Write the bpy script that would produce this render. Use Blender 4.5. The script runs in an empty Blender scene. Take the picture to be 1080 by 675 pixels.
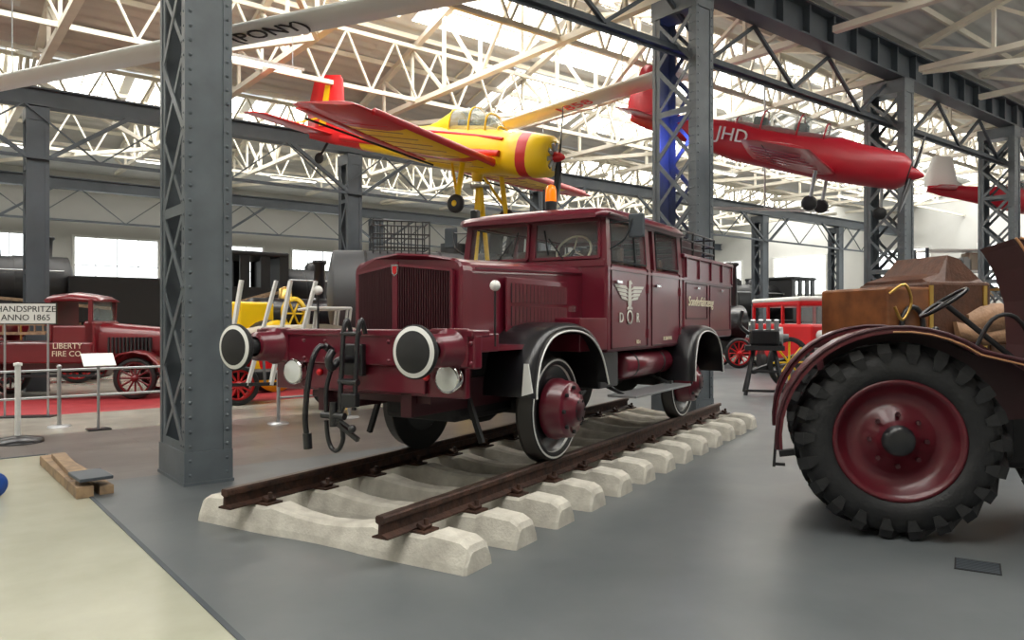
import bpy, bmesh, math, random
from mathutils import Vector, Matrix, Euler
random.seed(7)
S = bpy.context.scene
V3 = Vector

# ------------------------------------------------------------------ materials
def mat(name, col, rough=0.5, metal=0.0, var=0.0, vscale=4.0, bump=0.0, bscale=30.0, coat=0.0, emit=0.0, col2=None, alpha=1.0, trans=0.0):
    m = bpy.data.materials.new(name); m.use_nodes = True
    nt = m.node_tree; b = nt.nodes['Principled BSDF']
    c = (col[0], col[1], col[2], 1)
    b.inputs['Base Color'].default_value = c
    b.inputs['Roughness'].default_value = rough
    b.inputs['Metallic'].default_value = metal
    b.inputs['Coat Weight'].default_value = coat
    b.inputs['Coat Roughness'].default_value = 0.12
    if trans: b.inputs['Transmission Weight'].default_value = trans
    if alpha < 1: b.inputs['Alpha'].default_value = alpha
    if emit:
        b.inputs['Emission Color'].default_value = c
        b.inputs['Emission Strength'].default_value = emit
    if var or col2:
        tc = nt.nodes.new('ShaderNodeTexCoord'); n = nt.nodes.new('ShaderNodeTexNoise')
        n.inputs['Scale'].default_value = vscale; n.inputs['Detail'].default_value = 6
        nt.links.new(tc.outputs['Object'], n.inputs['Vector'])
        r = nt.nodes.new('ShaderNodeValToRGB')
        r.color_ramp.elements[0].position = 0.32; r.color_ramp.elements[1].position = 0.68
        a = col2 if col2 else [x*(1-var) for x in col]
        r.color_ramp.elements[0].color = (a[0], a[1], a[2], 1)
        z = col if col2 else [min(1, x*(1+var)) for x in col]
        r.color_ramp.elements[1].color = (z[0], z[1], z[2], 1)
        nt.links.new(n.outputs['Fac'], r.inputs['Fac'])
        nt.links.new(r.outputs['Color'], b.inputs['Base Color'])
    if bump:
        tc = nt.nodes.new('ShaderNodeTexCoord'); n = nt.nodes.new('ShaderNodeTexNoise')
        n.inputs['Scale'].default_value = bscale; n.inputs['Detail'].default_value = 5
        nt.links.new(tc.outputs['Object'], n.inputs['Vector'])
        bp = nt.nodes.new('ShaderNodeBump'); bp.inputs['Strength'].default_value = bump; bp.inputs['Distance'].default_value = 0.02
        nt.links.new(n.outputs['Fac'], bp.inputs['Height']); nt.links.new(bp.outputs['Normal'], b.inputs['Normal'])
    return m

MAROON = mat('maroon_paint', (0.125, 0.008, 0.020), 0.28, coat=0.4, var=0.12, vscale=2)
MAROON_T = mat('tractor_maroon', (0.095, 0.006, 0.013), 0.33, coat=0.25, var=0.15, vscale=3)
MAROON_D = mat('maroon_dark', (0.040, 0.004, 0.008), 0.45)
BLACK = mat('black_paint', (0.010, 0.010, 0.012), 0.32, coat=0.25)
BLACKM = mat('black_matte', (0.012, 0.012, 0.013), 0.7)
LOCOB = mat('locomotive_black', (0.006, 0.006, 0.007), 0.5)
TREAD = mat('wheel_tread_steel', (0.07, 0.065, 0.06), 0.45, metal=0.6)
RUBBER = mat('tyre_rubber', (0.012, 0.012, 0.013), 0.55, var=0.3, vscale=10, bump=0.2, bscale=40)
WHITE = mat('white_paint', (0.72, 0.72, 0.69), 0.45)
CREAM = mat('cream_lettering', (0.70, 0.64, 0.48), 0.5)
SILV = mat('silver_lettering', (0.66, 0.64, 0.58), 0.4)
GLASS = mat('window_glass', (0.55, 0.62, 0.62), 0.04, alpha=0.13)
CHROME = mat('chrome', (0.7, 0.7, 0.7), 0.15, metal=1)
STEEL = mat('dull_steel', (0.42, 0.43, 0.44), 0.4, metal=0.8)
LAMPG = mat('lamp_glass', (0.7, 0.72, 0.7), 0.1, coat=1)
ORANGE = mat('beacon_orange', (0.95, 0.22, 0.005), 0.2, emit=0.4)
RAILM = mat('rusty_rail', (0.085, 0.038, 0.024), 0.6, metal=0.3, col2=(0.03, 0.017, 0.013), vscale=12, bump=0.3)
RAILT = mat('rail_top', (0.12, 0.08, 0.065), 0.4, metal=0.6, var=0.3, vscale=9)
CONC = mat('sleeper_concrete', (0.63, 0.60, 0.52), 0.9, col2=(0.46, 0.43, 0.37), vscale=7, bump=0.25, bscale=50)
COLM = mat('column_grey_paint', (0.105, 0.123, 0.136), 0.42, var=0.15, vscale=3)
GIRD = mat('girder_dark_paint', (0.055, 0.067, 0.080), 0.5, var=0.15, vscale=2)
TRUSS = mat('truss_cream_paint', (0.68, 0.64, 0.54), 0.6, var=0.08, vscale=2)
ROOFM = mat('roof_sheet', (0.55, 0.55, 0.53), 0.6, var=0.12, vscale=0.6)
ROOFW = mat('roof_sheet_warm', (0.54, 0.49, 0.44), 0.6, var=0.12, vscale=0.6)
SKYL = mat('skylight_glazing', (1.0, 1.0, 0.98), 0.5, emit=3.2)
WINP = mat('window_daylight', (0.95, 1.0, 1.0), 0.5, emit=2.2)
WALLM = mat('wall_white', (0.56, 0.56, 0.53), 0.8, var=0.06, vscale=0.5)
WALLR = mat('wall_plinth', (0.30, 0.28, 0.26), 0.8, var=0.1, vscale=0.5)
WOOD = mat('plank_wood', (0.34, 0.23, 0.13), 0.7, col2=(0.18, 0.12, 0.075), vscale=8)
WOODO = mat('varnished_wood', (0.26, 0.095, 0.03), 0.4, col2=(0.13, 0.045, 0.016), vscale=5, coat=0.3)
LEATH = mat('brown_leather', (0.085, 0.034, 0.018), 0.5, var=0.3, vscale=8, bump=0.4)
TAN = mat('tan_leather', (0.27, 0.15, 0.08), 0.6, var=0.25, vscale=7, bump=0.4)
YEL = mat('yellow_paint', (0.86, 0.56, 0.004), 0.4, coat=0.1)
YELU = mat('yellow_wing_paint', (0.92, 0.58, 0.004), 0.5)
RED = mat('red_paint', (0.58, 0.008, 0.012), 0.4, coat=0.15)
RED2 = mat('aircraft_red', (0.42, 0.006, 0.020), 0.38, coat=0.2)
RED2L = mat('aircraft_red_underside', (0.5, 0.08, 0.09), 0.45)
FIRE = mat('fire_engine_red', (0.14, 0.007, 0.012), 0.3, coat=0.4)
BRASS = mat('brass', (0.65, 0.42, 0.12), 0.3, metal=1)
GREYD = mat('tank_dark_grey', (0.05, 0.054, 0.058), 0.5)
GREENM = mat('dark_green_paint', (0.02, 0.08, 0.035), 0.4)
BEIGE = mat('beige_canvas', (0.45, 0.40, 0.32), 0.7)
BLUE = mat('blue_plastic', (0.01, 0.07, 0.35), 0.4)
CANOPY = mat('canopy_glass', (0.30, 0.38, 0.38), 0.08, alpha=0.5)
INTER = mat('cab_interior_cream', (0.55, 0.46, 0.34), 0.7)
TRIMT = mat('tan_trim', (0.45, 0.22, 0.10), 0.5)

def floor_mat(name, c1, c2, rough, sc=0.7, plank=False):
    m = bpy.data.materials.new(name); m.use_nodes = True
    nt = m.node_tree; b = nt.nodes['Principled BSDF']
    tc = nt.nodes.new('ShaderNodeTexCoord')
    n = nt.nodes.new('ShaderNodeTexNoise'); n.inputs['Scale'].default_value = sc; n.inputs['Detail'].default_value = 8; n.inputs['Roughness'].default_value = 0.6
    nt.links.new(tc.outputs['Object'], n.inputs['Vector'])
    r = nt.nodes.new('ShaderNodeValToRGB'); r.color_ramp.elements[0].position = 0.30; r.color_ramp.elements[1].position = 0.66
    r.color_ramp.elements[0].color = (*c1, 1); r.color_ramp.elements[1].color = (*c2, 1)
    nt.links.new(n.outputs['Fac'], r.inputs['Fac'])
    out = r.outputs['Color']
    if plank:
        br = nt.nodes.new('ShaderNodeTexBrick'); br.inputs['Scale'].default_value = 1.0
        br.inputs['Color1'].default_value = (1, 1, 1, 1); br.inputs['Color2'].default_value = (0.82, 0.82, 0.82, 1); br.inputs['Mortar'].default_value = (0.5, 0.5, 0.5, 1)
        br.inputs['Mortar Size'].default_value = 0.008; br.inputs['Brick Width'].default_value = 2.4; br.inputs['Row Height'].default_value = plank
        nt.links.new(tc.outputs['Object'], br.inputs['Vector'])
        mx = nt.nodes.new('ShaderNodeMix'); mx.data_type = 'RGBA'; mx.blend_type = 'MULTIPLY'; mx.inputs[0].default_value = 1
        nt.links.new(out, mx.inputs[6]); nt.links.new(br.outputs['Color'], mx.inputs[7]); out = mx.outputs[2]
    nt.links.new(out, b.inputs['Base Color'])
    n2 = nt.nodes.new('ShaderNodeTexNoise'); n2.inputs['Scale'].default_value = 1.2; n2.inputs['Detail'].default_value = 4
    nt.links.new(tc.outputs['Object'], n2.inputs['Vector'])
    mr = nt.nodes.new('ShaderNodeMapRange'); mr.inputs[3].default_value = rough-0.06; mr.inputs[4].default_value = rough+0.10
    nt.links.new(n2.outputs['Fac'], mr.inputs[0]); nt.links.new(mr.outputs[0], b.inputs['Roughness'])
    return m
F_GREY = floor_mat('floor_grey_concrete', (0.092, 0.103, 0.108), (0.135, 0.146, 0.150), 0.34)
F_CREAM = floor_mat('floor_cream_coating', (0.38, 0.38, 0.29), (0.45, 0.445, 0.35), 0.18, 1.2)
F_PALE = floor_mat('floor_pale', (0.30, 0.29, 0.25), (0.40, 0.385, 0.33), 0.2, 1.2)
F_BROWN = floor_mat('floor_brown_boards', (0.105, 0.090, 0.080), (0.16, 0.138, 0.122), 0.3, 1.0, plank=0.4)
F_RED = floor_mat('floor_red_carpet', (0.24, 0.012, 0.018), (0.32, 0.025, 0.03), 0.7, 2)

# ------------------------------------------------------------------ builder
class B:
    def __init__(s, name, M=None):
        s.name = name; s.bm = bmesh.new(); s.mats = []; s.M = M or Matrix.Identity(4)
    def mi(s, m):
        if m not in s.mats: s.mats.append(m)
        return s.mats.index(m)
    def add(s, vs, fs, m, smooth=False):
        i = s.mi(m); bv = [s.bm.verts.new(v) for v in vs]
        for f in fs:
            try:
                g = s.bm.faces.new([bv[k] for k in f]); g.material_index = i; g.smooth = smooth
            except ValueError: pass
        return bv
    def box(s, m, c, sz, rot=None, bev=0.0):
        hx, hy, hz = sz[0]/2, sz[1]/2, sz[2]/2; c = V3(c)
        vs = [V3((x*hx, y*hy, z*hz)) for x in (-1, 1) for y in (-1, 1) for z in (-1, 1)]
        fs = [(0,1,3,2),(4,6,7,5),(0,4,5,1),(2,3,7,6),(0,2,6,4),(1,5,7,3)]
        R = rot.to_matrix() if isinstance(rot, Euler) else rot
        if bev:
            t = bmesh.new(); bv = [t.verts.new(v) for v in vs]
            for f in fs: t.faces.new([bv[k] for k in f])
            bmesh.ops.bevel(t, geom=list(t.edges), offset=bev, segments=2, affect='EDGES', profile=0.5)
            t.verts.index_update()
            vs = [v.co.copy() for v in t.verts]; fs = [[v.index for v in f.verts] for f in t.faces]; t.free()
        if R: vs = [R @ v for v in vs]
        s.add([v+c for v in vs], fs, m)
    def bx(s, m, x0, x1, y0, y1, z0, z1, bev=0.0):
        s.box(m, ((x0+x1)/2, (y0+y1)/2, (z0+z1)/2), (abs(x1-x0), abs(y1-y0), abs(z1-z0)), None, bev)
    def bar(s, m, p0, p1, w, h=None, up=(0,0,1)):
        p0 = V3(p0); p1 = V3(p1); h = h or w; d = p1-p0; L = d.length
        if L < 1e-6: return
        d.normalize(); up = V3(up)
        if abs(d.dot(up)) > 0.99: up = V3((1,0,0))
        sx = d.cross(up).normalized(); sz = sx.cross(d)
        vs = []
        for p in (p0, p1):
            for a, b in ((-1,-1),(1,-1),(1,1),(-1,1)): vs.append(p+sx*a*w/2+sz*b*h/2)
        s.add(vs, [(0,1,2,3),(7,6,5,4),(0,4,5,1),(1,5,6,2),(2,6,7,3),(3,7,4,0)], m)
    def lathe(s, m, o, ax, prof, seg=24, smooth=True, mats=None):
        o = V3(o); ax = V3(ax).normalized()
        a = V3((0,0,1)) if abs(ax.z) < 0.9 else V3((1,0,0))
        e1 = ax.cross(a).normalized(); e2 = ax.cross(e1)
        vs = []
        for (t, r) in prof:
            for k in range(seg):
                an = 2*math.pi*k/seg
                vs.append(o+ax*t+(e1*math.cos(an)+e2*math.sin(an))*max(r, 1e-4))
        fsg = [[(j*seg+k, j*seg+(k+1) % seg, (j+1)*seg+(k+1) % seg, (j+1)*seg+k) for k in range(seg)] for j in range(len(prof)-1)]
        bv = [s.bm.verts.new(v) for v in vs]
        for j, fs in enumerate(fsg):
            i = s.mi(mats[j] if mats else m)
            for f in fs:
                g = s.bm.faces.new([bv[k] for k in f]); g.material_index = i; g.smooth = smooth
    def cyl(s, m, p0, p1, r, r2=None, seg=16, smooth=True):
        p0 = V3(p0); p1 = V3(p1); r2 = r if r2 is None else r2; L = (p1-p0).length
        if L < 1e-6: return
        ax = (p1-p0)/L; a = V3((0,0,1)) if abs(ax.z) < 0.9 else V3((1,0,0))
        e1 = ax.cross(a).normalized(); e2 = ax.cross(e1); vs = []
        for p, rr in ((p0, r), (p1, r2)):
            for k in range(seg):
                an = 2*math.pi*k/seg; vs.append(p+(e1*math.cos(an)+e2*math.sin(an))*rr)
        s.add(vs, [(k, (k+1) % seg, seg+(k+1) % seg, seg+k) for k in range(seg)], m, smooth)
        s.add([v.copy() for v in vs], [tuple(range(seg-1, -1, -1)), tuple(range(seg, 2*seg))], m)
    def tube(s, m, pts, r, seg=8, sub=0, closed=False):
        pts = [V3(p) for p in pts]
        if sub:
            q = []; n = len(pts)
            for i in range(n-1 if not closed else n):
                p0 = pts[i-1] if (i > 0 or closed) else pts[i]; p1 = pts[i]; p2 = pts[(i+1) % n]; p3 = pts[(i+2) % n] if (i+2 < n or closed) else p2
                for k in range(sub):
                    t = k/sub
                    q.append(0.5*((2*p1)+(p2-p0)*t+(2*p0-5*p1+4*p2-p3)*t*t+(3*p1-p0-3*p2+p3)*t**3))
            if not closed: q.append(pts[-1])
            pts = q
        n = len(pts); rings = []; prev = None
        for i in range(n):
            if closed: d = (pts[(i+1) % n]-pts[i-1]).normalized()
            else: d = (pts[min(i+1, n-1)]-pts[max(i-1, 0)]).normalized()
            if prev is None:
                a = V3((0,0,1)) if abs(d.z) < 0.9 else V3((1,0,0)); e = d.cross(a).normalized()
            else:
                e = (prev-d*prev.dot(d)).normalized()
            prev = e; f = d.cross(e)
            rings.append([pts[i]+(e*math.cos(2*math.pi*k/seg)+f*math.sin(2*math.pi*k/seg))*r for k in range(seg)])
        s.loft(m, rings, caps=not closed, wrap=closed)
    def loft(s, m, rings, caps=True, smooth=True, wrap=False, mats=None, closed=True):
        n = len(rings[0]); bv = [[s.bm.verts.new(v) for v in r] for r in rings]
        R = len(rings)
        for j in range(R if wrap else R-1):
            i = s.mi(mats[j] if mats else m); a = bv[j]; b = bv[(j+1) % R]
            for k in range(n if closed else n-1):
                try:
                    g = s.bm.faces.new([a[k], a[(k+1) % n], b[(k+1) % n], b[k]]); g.material_index = i; g.smooth = smooth
                except ValueError: pass
        if caps and not wrap:
            for idx, q in ((0, rings[0]), (-1, rings[-1])):
                mm = m if not mats else (mats[0] if idx == 0 else mats[-1])
                s.add([V3(v) for v in q], [tuple(range(n))], mm)
    def prism(s, m, pts, o, ux, uy, dep, bev=0):
        o = V3(o); ux = V3(ux); uy = V3(uy); dep = V3(dep); n = len(pts)
        a = [o+ux*p[0]+uy*p[1] for p in pts]; b = [v+dep for v in a]
        s.add(a+b, [tuple(range(n)), tuple(range(2*n-1, n-1, -1))]+[(k, (k+1) % n, n+(k+1) % n, n+k) for k in range(n)], m)
    def sphere(s, m, c, r, seg=12, sc=(1,1,1)):
        c = V3(c)
        N = max(6, seg//2)
        vs = []
        for j in range(N+1):
            th = math.pi*j/N
            for k in range(seg):
                ph = 2*math.pi*k/seg
                vs.append(c+V3((r*sc[0]*math.sin(th+1e-4)*math.cos(ph), r*sc[1]*math.sin(th+1e-4)*math.sin(ph), r*sc[2]*math.cos(th))))
        s.add(vs, [(j*seg+k, j*seg+(k+1) % seg, (j+1)*seg+(k+1) % seg, (j+1)*seg+k) for j in range(N) for k in range(seg)], m, True)
    def text(s, m, txt, o, ux, uy, size, ext=0.004, align='CENTER', shear=0.0):
        cu = bpy.data.curves.new('t', 'FONT'); cu.body = txt; cu.size = size; cu.extrude = ext; cu.align_x = align; cu.align_y = 'CENTER'; cu.shear = shear; cu.resolution_u = 3
        ob = bpy.data.objects.new('t', cu); S.collection.objects.link(ob)
        dg = bpy.context.evaluated_depsgraph_get(); me = bpy.data.meshes.new_from_object(ob.evaluated_get(dg))
        ux = V3(ux).normalized(); uy = V3(uy).normalized(); uz = ux.cross(uy); o = V3(o)
        s.add([o+ux*v.co.x+uy*v.co.y+uz*v.co.z for v in me.vertices], [tuple(p.vertices) for p in me.polygons], m)
        bpy.data.objects.remove(ob); bpy.data.curves.remove(cu); bpy.data.meshes.remove(me)
    def done(s, recalc=True):
        if recalc: bmesh.ops.recalc_face_normals(s.bm, faces=s.bm.faces)
        me = bpy.data.meshes.new(s.name); s.bm.to_mesh(me); s.bm.free()
        for m in s.mats: me.materials.append(m)
        ob = bpy.data.objects.new(s.name, me); S.collection.objects.link(ob); ob.matrix_world = s.M
        return ob

def T(x, y, z=0, yaw=0, pitch=0, roll=0, sc=1):
    return Matrix.Translation((x, y, z)) @ Matrix.Rotation(math.radians(yaw), 4, 'Z') @ Matrix.Rotation(math.radians(pitch), 4, 'Y') @ Matrix.Rotation(math.radians(roll), 4, 'X') @ Matrix.Scale(sc, 4)
def dup(ob, M, name=None):
    o = bpy.data.objects.new(name or ob.name.split('.')[0], ob.data); S.collection.objects.link(o); o.matrix_world = M; return o

BA = 38.66
HM = T(0, 0, 0, BA)           # hall frame: x=u, y=v
def H(u, v, z=0): return HM @ V3((u, v, z))

# ------------------------------------------------------------------ room shell
UMIN, UMAX, VMIN, VMAX = -10.0, 44.0, -4.6, 36.0
R1, R2, R3, R0 = 7.66, 19.9, 31.8, -4.4
b = B('floor', HM)
us = [UMIN, 1.31, 9.5, UMAX]; vs = [VMIN, 8.4, 10.5, 12.3, 14.8, 18.0, VMAX]
def fm(i, j):
    if i == 0: return [F_CREAM, F_CREAM, F_BROWN, F_PALE, F_RED, F_PALE][j]
    if i == 1: return [F_GREY, F_BROWN, F_BROWN, F_PALE, F_RED, F_PALE][j]
    return [F_GREY, F_GREY, F_GREY, F_GREY, F_GREY, F_PALE][j]
for i in range(3):
    for j in range(6):
        b.add([V3((us[i], vs[j], 0)), V3((us[i+1], vs[j], 0)), V3((us[i+1], vs[j+1], 0)), V3((us[i], vs[j+1], 0))], [(0,1,2,3)], fm(i, j))
b.done()
b = B('trim_1', HM); b.bx(GIRD, 1.295, 1.325, VMIN, 10.5, 0.0, 0.008); b.bx(GIRD, UMIN, 1.31, 10.48, 10.52, 0, 0.008); b.done()

b = B('wall_north', HM); b.bx(WALLM, UMIN-.3, UMAX+.3, VMAX, VMAX+.3, 0, 8.6); b.bx(WALLR, UMIN, UMAX, VMAX-.03, VMAX, 0, 1.2); b.done()
b = B('wall_east', HM); b.bx(WALLM, UMAX, UMAX+.3, VMIN, VMAX, 0, 11); b.done()
b = B('wall_west', HM); b.bx(WALLM, UMIN-.3, UMIN, VMIN, VMAX, 0, 11); b.done()
b = B('wall_south', HM); b.bx(WALLM, UMIN-.3, UMAX+.3, VMIN-.3, VMIN, 0, 8.6); b.done()
def window(n, M, w, h):
    b = B('window_%d' % n, M)
    b.bx(WINP, -w/2, w/2, -.04, -.02, 0, h)
    for x in (-w/2, w/2): b.bx(WHITE, x-.05, x+.05, -.09, 0, -.05, h+.05)
    for z in (0, h): b.bx(WHITE, -w/2, w/2, -.09, 0, z-.05, z+.05)
    k = int(w/0.8)
    for i in range(1, k): b.bx(GIRD, -w/2+i*w/k-.015, -w/2+i*w/k+.015, -.07, -.03, 0, h)
    b.bx(GIRD, -w/2, w/2, -.07, -.03, h*.5-.015, h*.5+.015)
    b.done()
n = 1
for k in range(11):
    window(n, HM @ T(UMIN+3+k*4.7, VMAX, 2.7), 3.3, 2.4); n += 1
for k in range(6):
    window(n, HM @ T(UMAX, 2+k*6.0, 3.2, -90), 3.6, 2.4); n += 1

# roof ---------------------------------------------------------------
EZ, SL = 7.75, 0.30
def roof_z(v):
    for a, c in ((R0, R1), (R1, R2), (R2, R3)):
        if a <= v <= c:
            return EZ+SL*(min(v-a, c-v))
    return EZ
def sheet(b, m, v0, v1, u0, u1, corr=True):
    n = max(1, int(abs(v1-v0)/0.07)) if corr else 1
    vv = []
    for i in range(n+1):
        v = v0+(v1-v0)*i/n; z = roof_z(v)+(0.028*math.sin(i*math.pi/2+.4) if corr else -0.02)
        vv += [V3((u0, v, z)), V3((u1, v, z))]
    b.add(vv, [(2*i, 2*i+1, 2*i+3, 2*i+2) for i in range(n)], m, corr)
b = B('ceiling', HM)
for (a, c) in ((R0, R1), (R1, R2), (R2, R3)):
    m = (a+c)/2
    u = UMIN; k = 0
    while u < UMAX:
        u1 = min(u+3.9, UMAX)
        warm = ROOFW if (a == R1 and k in (2, 3)) else ROOFM
        sheet(b, warm, a, m-2.2, u, u1)
        sheet(b, SKYL, m-2.2, m-0.4, u+.15, u1-.15, False)
        sheet(b, ROOFM, m-0.4, m, u, u1); sheet(b, ROOFM, m, m+0.4, u, u1)
        sheet(b, SKYL, m+0.4, m+2.2, u+.15, u1-.15, False)
        if a == R1 and u > 12:
            sheet(b, ROOFM, m+2.2, m+2.9, u, u1); sheet(b, SKYL, m+2.9, m+4.9, u+.15, u1-.15, False); sheet(b, ROOFM, m+4.9, c, u, u1)
        else:
            sheet(b, warm, m+2.2, c, u, u1)
        u = u1; k += 1
    u = UMIN
    while u <= UMAX:
        for (p, q) in ((m-2.2, m-.4), (m+.4, m+2.2), (m+2.9, m+4.9)):
            b.add([V3((u-.16, p, roof_z(p)-.01)), V3((u+.16, p, roof_z(p)-.01)), V3((u+.16, q, roof_z(q)-.01)), V3((u-.16, q, roof_z(q)-.01))], [(0,1,2,3)], ROOFM)
        u += 3.9
b.add([V3((UMIN, R3, EZ)), V3((UMAX, R3, EZ)), V3((UMAX, VMAX+.3, EZ)), V3((UMIN, VMAX+.3, EZ))], [(0,1,2,3)], ROOFM)
b.done(False)

b = B('roof_purlins', HM)
for (a, c) in ((R0, R1), (R1, R2), (R2, R3)):
    v = a+0.2
    while v < c:
        z = roof_z(v)-.10
        b.bx(TRUSS, UMIN, UMAX, v-.03, v+.03, z-.07, z+.05); v += 1.22
    m = (a+c)/2; u = UMIN+.6
    while u < UMAX:
        for (p, q) in ((m-2.2, m-.4), (m+.4, m+2.2)) + (((m+2.9, m+4.9),) if a == R1 and u > 12 else ()):
            b.bar(TRUSS, (u, p, roof_z(p)-.04), (u, q, roof_z(q)-.04), .035, .05)
        u += 0.55
b.done()

b = B('roof_trusses', HM)
def truss(u, a, c, zb=7.1):
    n = 8
    pts_b = [(u, a+(c-a)*i/n, zb) for i in range(n+1)]
    pts_t = [(u, a+(c-a)*i/n, roof_z(a+(c-a)*i/n)-.22) for i in range(n+1)]
    b.bar(TRUSS, pts_b[0], pts_b[-1], .16, .12)
    for i in range(n):
        b.bar(TRUSS, pts_t[i], pts_t[i+1], .15, .12)
        if i: b.bar(TRUSS, pts_b[i], pts_t[i], .07)
        if i < n/2: b.bar(TRUSS, pts_b[i+1], pts_t[i], .07)
        else: b.bar(TRUSS, pts_b[i], pts_t[i+1], .07)
ucols = [2.11-7.8, 2.11, 9.91, 17.21, 23.81, 30.6, 37.4]
utr = []
for i in range(len(ucols)-1):
    utr += [ucols[i]+.2, (ucols[i]+ucols[i+1])/2+.2]
utr.append(ucols[-1]+.2)
for u in utr:
    for a, c in ((R0, R1), (R1, R2), (R2, R3)): truss(u, a+.25, c-.25)
for a, c in ((R1, R2), (R2, R3), (R0, R1)):
    for f in (.28, .72):
        v = a+(c-a)*f; zt = roof_z(v)-.3
        b.bx(TRUSS, UMIN, UMAX, v-.04, v+.04, 7.1, 7.2)
        b.bx(TRUSS, UMIN, UMAX, v-.04, v+.04, zt-.05, zt+.05)
        for i in range(len(utr)-1):
            u0, u1 = utr[i], utr[i+1]; k = 3
            for j in range(k):
                p, q = u0+(u1-u0)*j/k, u0+(u1-u0)*(j+1)/k; mm = (p+q)/2
                b.bar(TRUSS, (p, v, 7.15), (mm, v, zt), .05); b.bar(TRUSS, (mm, v, zt), (q, v, 7.15), .05)
    for i in range(len(utr)-1):
        if i % 2 == 0:
            b.bar(TRUSS, (utr[i], a+.3, 7.05), (utr[i+1], (a+c)/2, 7.05), .09, .12); b.bar(TRUSS, (utr[i+1], (a+c)/2, 7.05), (utr[i], c-.3, 7.05), .09, .12)
b.done()

# columns --------------------------------------------------------------
def column(name, u, v, big=True, htop=6.96, W=.42, D=.9, M=COLM):
    b = B(name, HM @ T(u, v, 0)); t = .018
    for y in (0, D-t):
        b.bx(M, 0, W, y, y+t, 0, htop)
    for x in (0, W-t):
        b.bx(M, x, x+t, 0, .15, 0, htop); b.bx(M, x, x+t, D-.15, D, 0, htop)
        b.bx(M, x-.012, x+t+.012, 0, .07, 0, htop); b.bx(M, x-.012, x+t+.012, D-.07, D, 0, htop)
    b.bx(M, -.014, .07, -.014, 0, 0, htop); b.bx(M, W-.07, W+.014, -.014, 0, 0, htop)
    st = .78
    for x in (-.004, W-.012):
        z = .35; k = 0
        while z+st < htop:
            a, c = ((.08, D-.08) if k % 2 == 0 else (D-.08, .08))
            b.bar(M, (x+.006, a, z), (x+.006, c, z+st), .075, .016, up=(1, 0, 0))
            if big: b.bar(M, (x+.012, c, z), (x+.012, a, z+st), .06, .012, up=(1, 0, 0))
            if k % 3 == 0: b.bx(M, x, x+.014, .06, D-.06, z-.05, z+.05)
            z += st; k += 1
    b.bx(M, -.03, W+.03, -.03, D+.03, 0, .03)
    b.bx(M, -.02, W+.02, -.02, D+.02, 0, .32)
    b.bx(M, -.02, W+.02, -.02, D+.02, htop-.3, htop)
    if big:
        z = .1
        while z < htop:
            for x in (.035, W-.035):
                b.lathe(M, (x, -.014, z), (0, -1, 0), [(0, .019), (.010, .015), (.015, 0)], 8)
            for y in (.035, .11):
                b.lathe(M, (-.012, y, z), (-1, 0, 0), [(0, .015), (.007, .011), (.01, 0)], 6)
            z += .14
    return b.done()
for i, u in enumerate(ucols):
    column('steel_column', u, R1)
cc = column('steel_column', ucols[1], R2, False, 6.38, .42, .6, GIRD)
for i, u in enumerate(ucols):
    if i != 1: dup(cc, HM @ T(u, R2, 0))
    dup(cc, HM @ T(u, R3, 0))
    dup(cc, HM @ T(u, R0, 0))

def girder1(name, v):
    b = B(name, HM); U0, U1 = UMIN+.05, UMAX-.05
    b.bx(GIRD, U0, U1, v+.2, v+.23, 7.0, 7.62)
    for z in (7.0, 7.62): b.bx(GIRD, U0, U1, v+.02, v+.40, z-.02, z+.02)
    u = U0
    while u < U1:
        b.bx(GIRD, u-.03, u+.03, v+.06, v+.38, 7.0, 7.6); u += .9
    b.bx(GIRD, U0, U1, v+.36, v+.54, 6.02, 6.05); b.bx(GIRD, U0, U1, v+.44, v+.46, 5.96, 6.16)
    u = U0; k = 0
    while u+1.3 < U1:
        z0, z1 = (6.1, 6.98) if k % 2 == 0 else (6.98, 6.1)
        b.bar(GIRD, (u, v+.42, z0), (u+1.3, v+.42, z1), .06)
        u += 1.3; k += 1
    b.done()
girder1('crane_girder', R1)
def girder2(name, v):
    b = B(name, HM); U0, U1 = UMIN+.05, UMAX-.05
    b.bx(GIRD, U0, U1, v+.05, v+.12, 6.42, 6.8); b.bx(GIRD, U0, U1, v-.06, v+.3, 6.40, 6.44); b.bx(GIRD, U0, U1, v-.06, v+.3, 6.78, 6.82)
    b.bx(GIRD, U0, U1, v-.1, v-.04, 5.2, 5.28)
    for uc in ucols:
        b.bar(GIRD, (uc, v-.07, 5.24), (uc-1.7, v-.03, 6.42), .09); b.bar(GIRD, (uc+.42, v-.07, 5.24), (uc+2.1, v-.03, 6.42), .09)
    u = U0; k = 0
    while u+1.5 < U1:
        b.bar(GIRD, (u, v-.07, 5.24 if k % 2 else 6.42), (u+1.5, v-.07, 6.42 if k % 2 else 5.24), .035); u += 1.5; k += 1
    b.done()
girder2('roof_girder', R2); girder2('roof_girder', R3); girder2('roof_girder', R0)

# ------------------------------------------------------------------ track + truck frame
TM = T(-1.40, 5.40, 0, -30.87)     # x = right-hand side (t), y = away along the track (s)
b = B('railway_track', TM)
def sleeper(y0):
    prof = [(-1.3, .13, .9), (-1.28, .17, 1), (-1.22, .2, 1), (-1.0, .215, 1), (-.93, .185, 1), (-.58, .185, 1), (-.5, .205, 1), (-.25, .165, .85), (0, .15, .8)]
    prof = prof+[(-a, h, w) for a, h, w in prof[-2::-1]]
    rings = []
    for a, h, w in prof:
        W0 = .16*w; W1 = .10*w
        rings.append([V3((a, y0-W0, 0)), V3((a, y0-W0+.01, .05)), V3((a, y0-W1-.01, h-.02)), V3((a, y0-W1+.02, h)), V3((a, y0+W1-.02, h)), V3((a, y0+W1+.01, h-.02)), V3((a, y0+W0-.01, .05)), V3((a, y0+W0, 0))])
    b.loft(CONC, rings, smooth=False)
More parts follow.
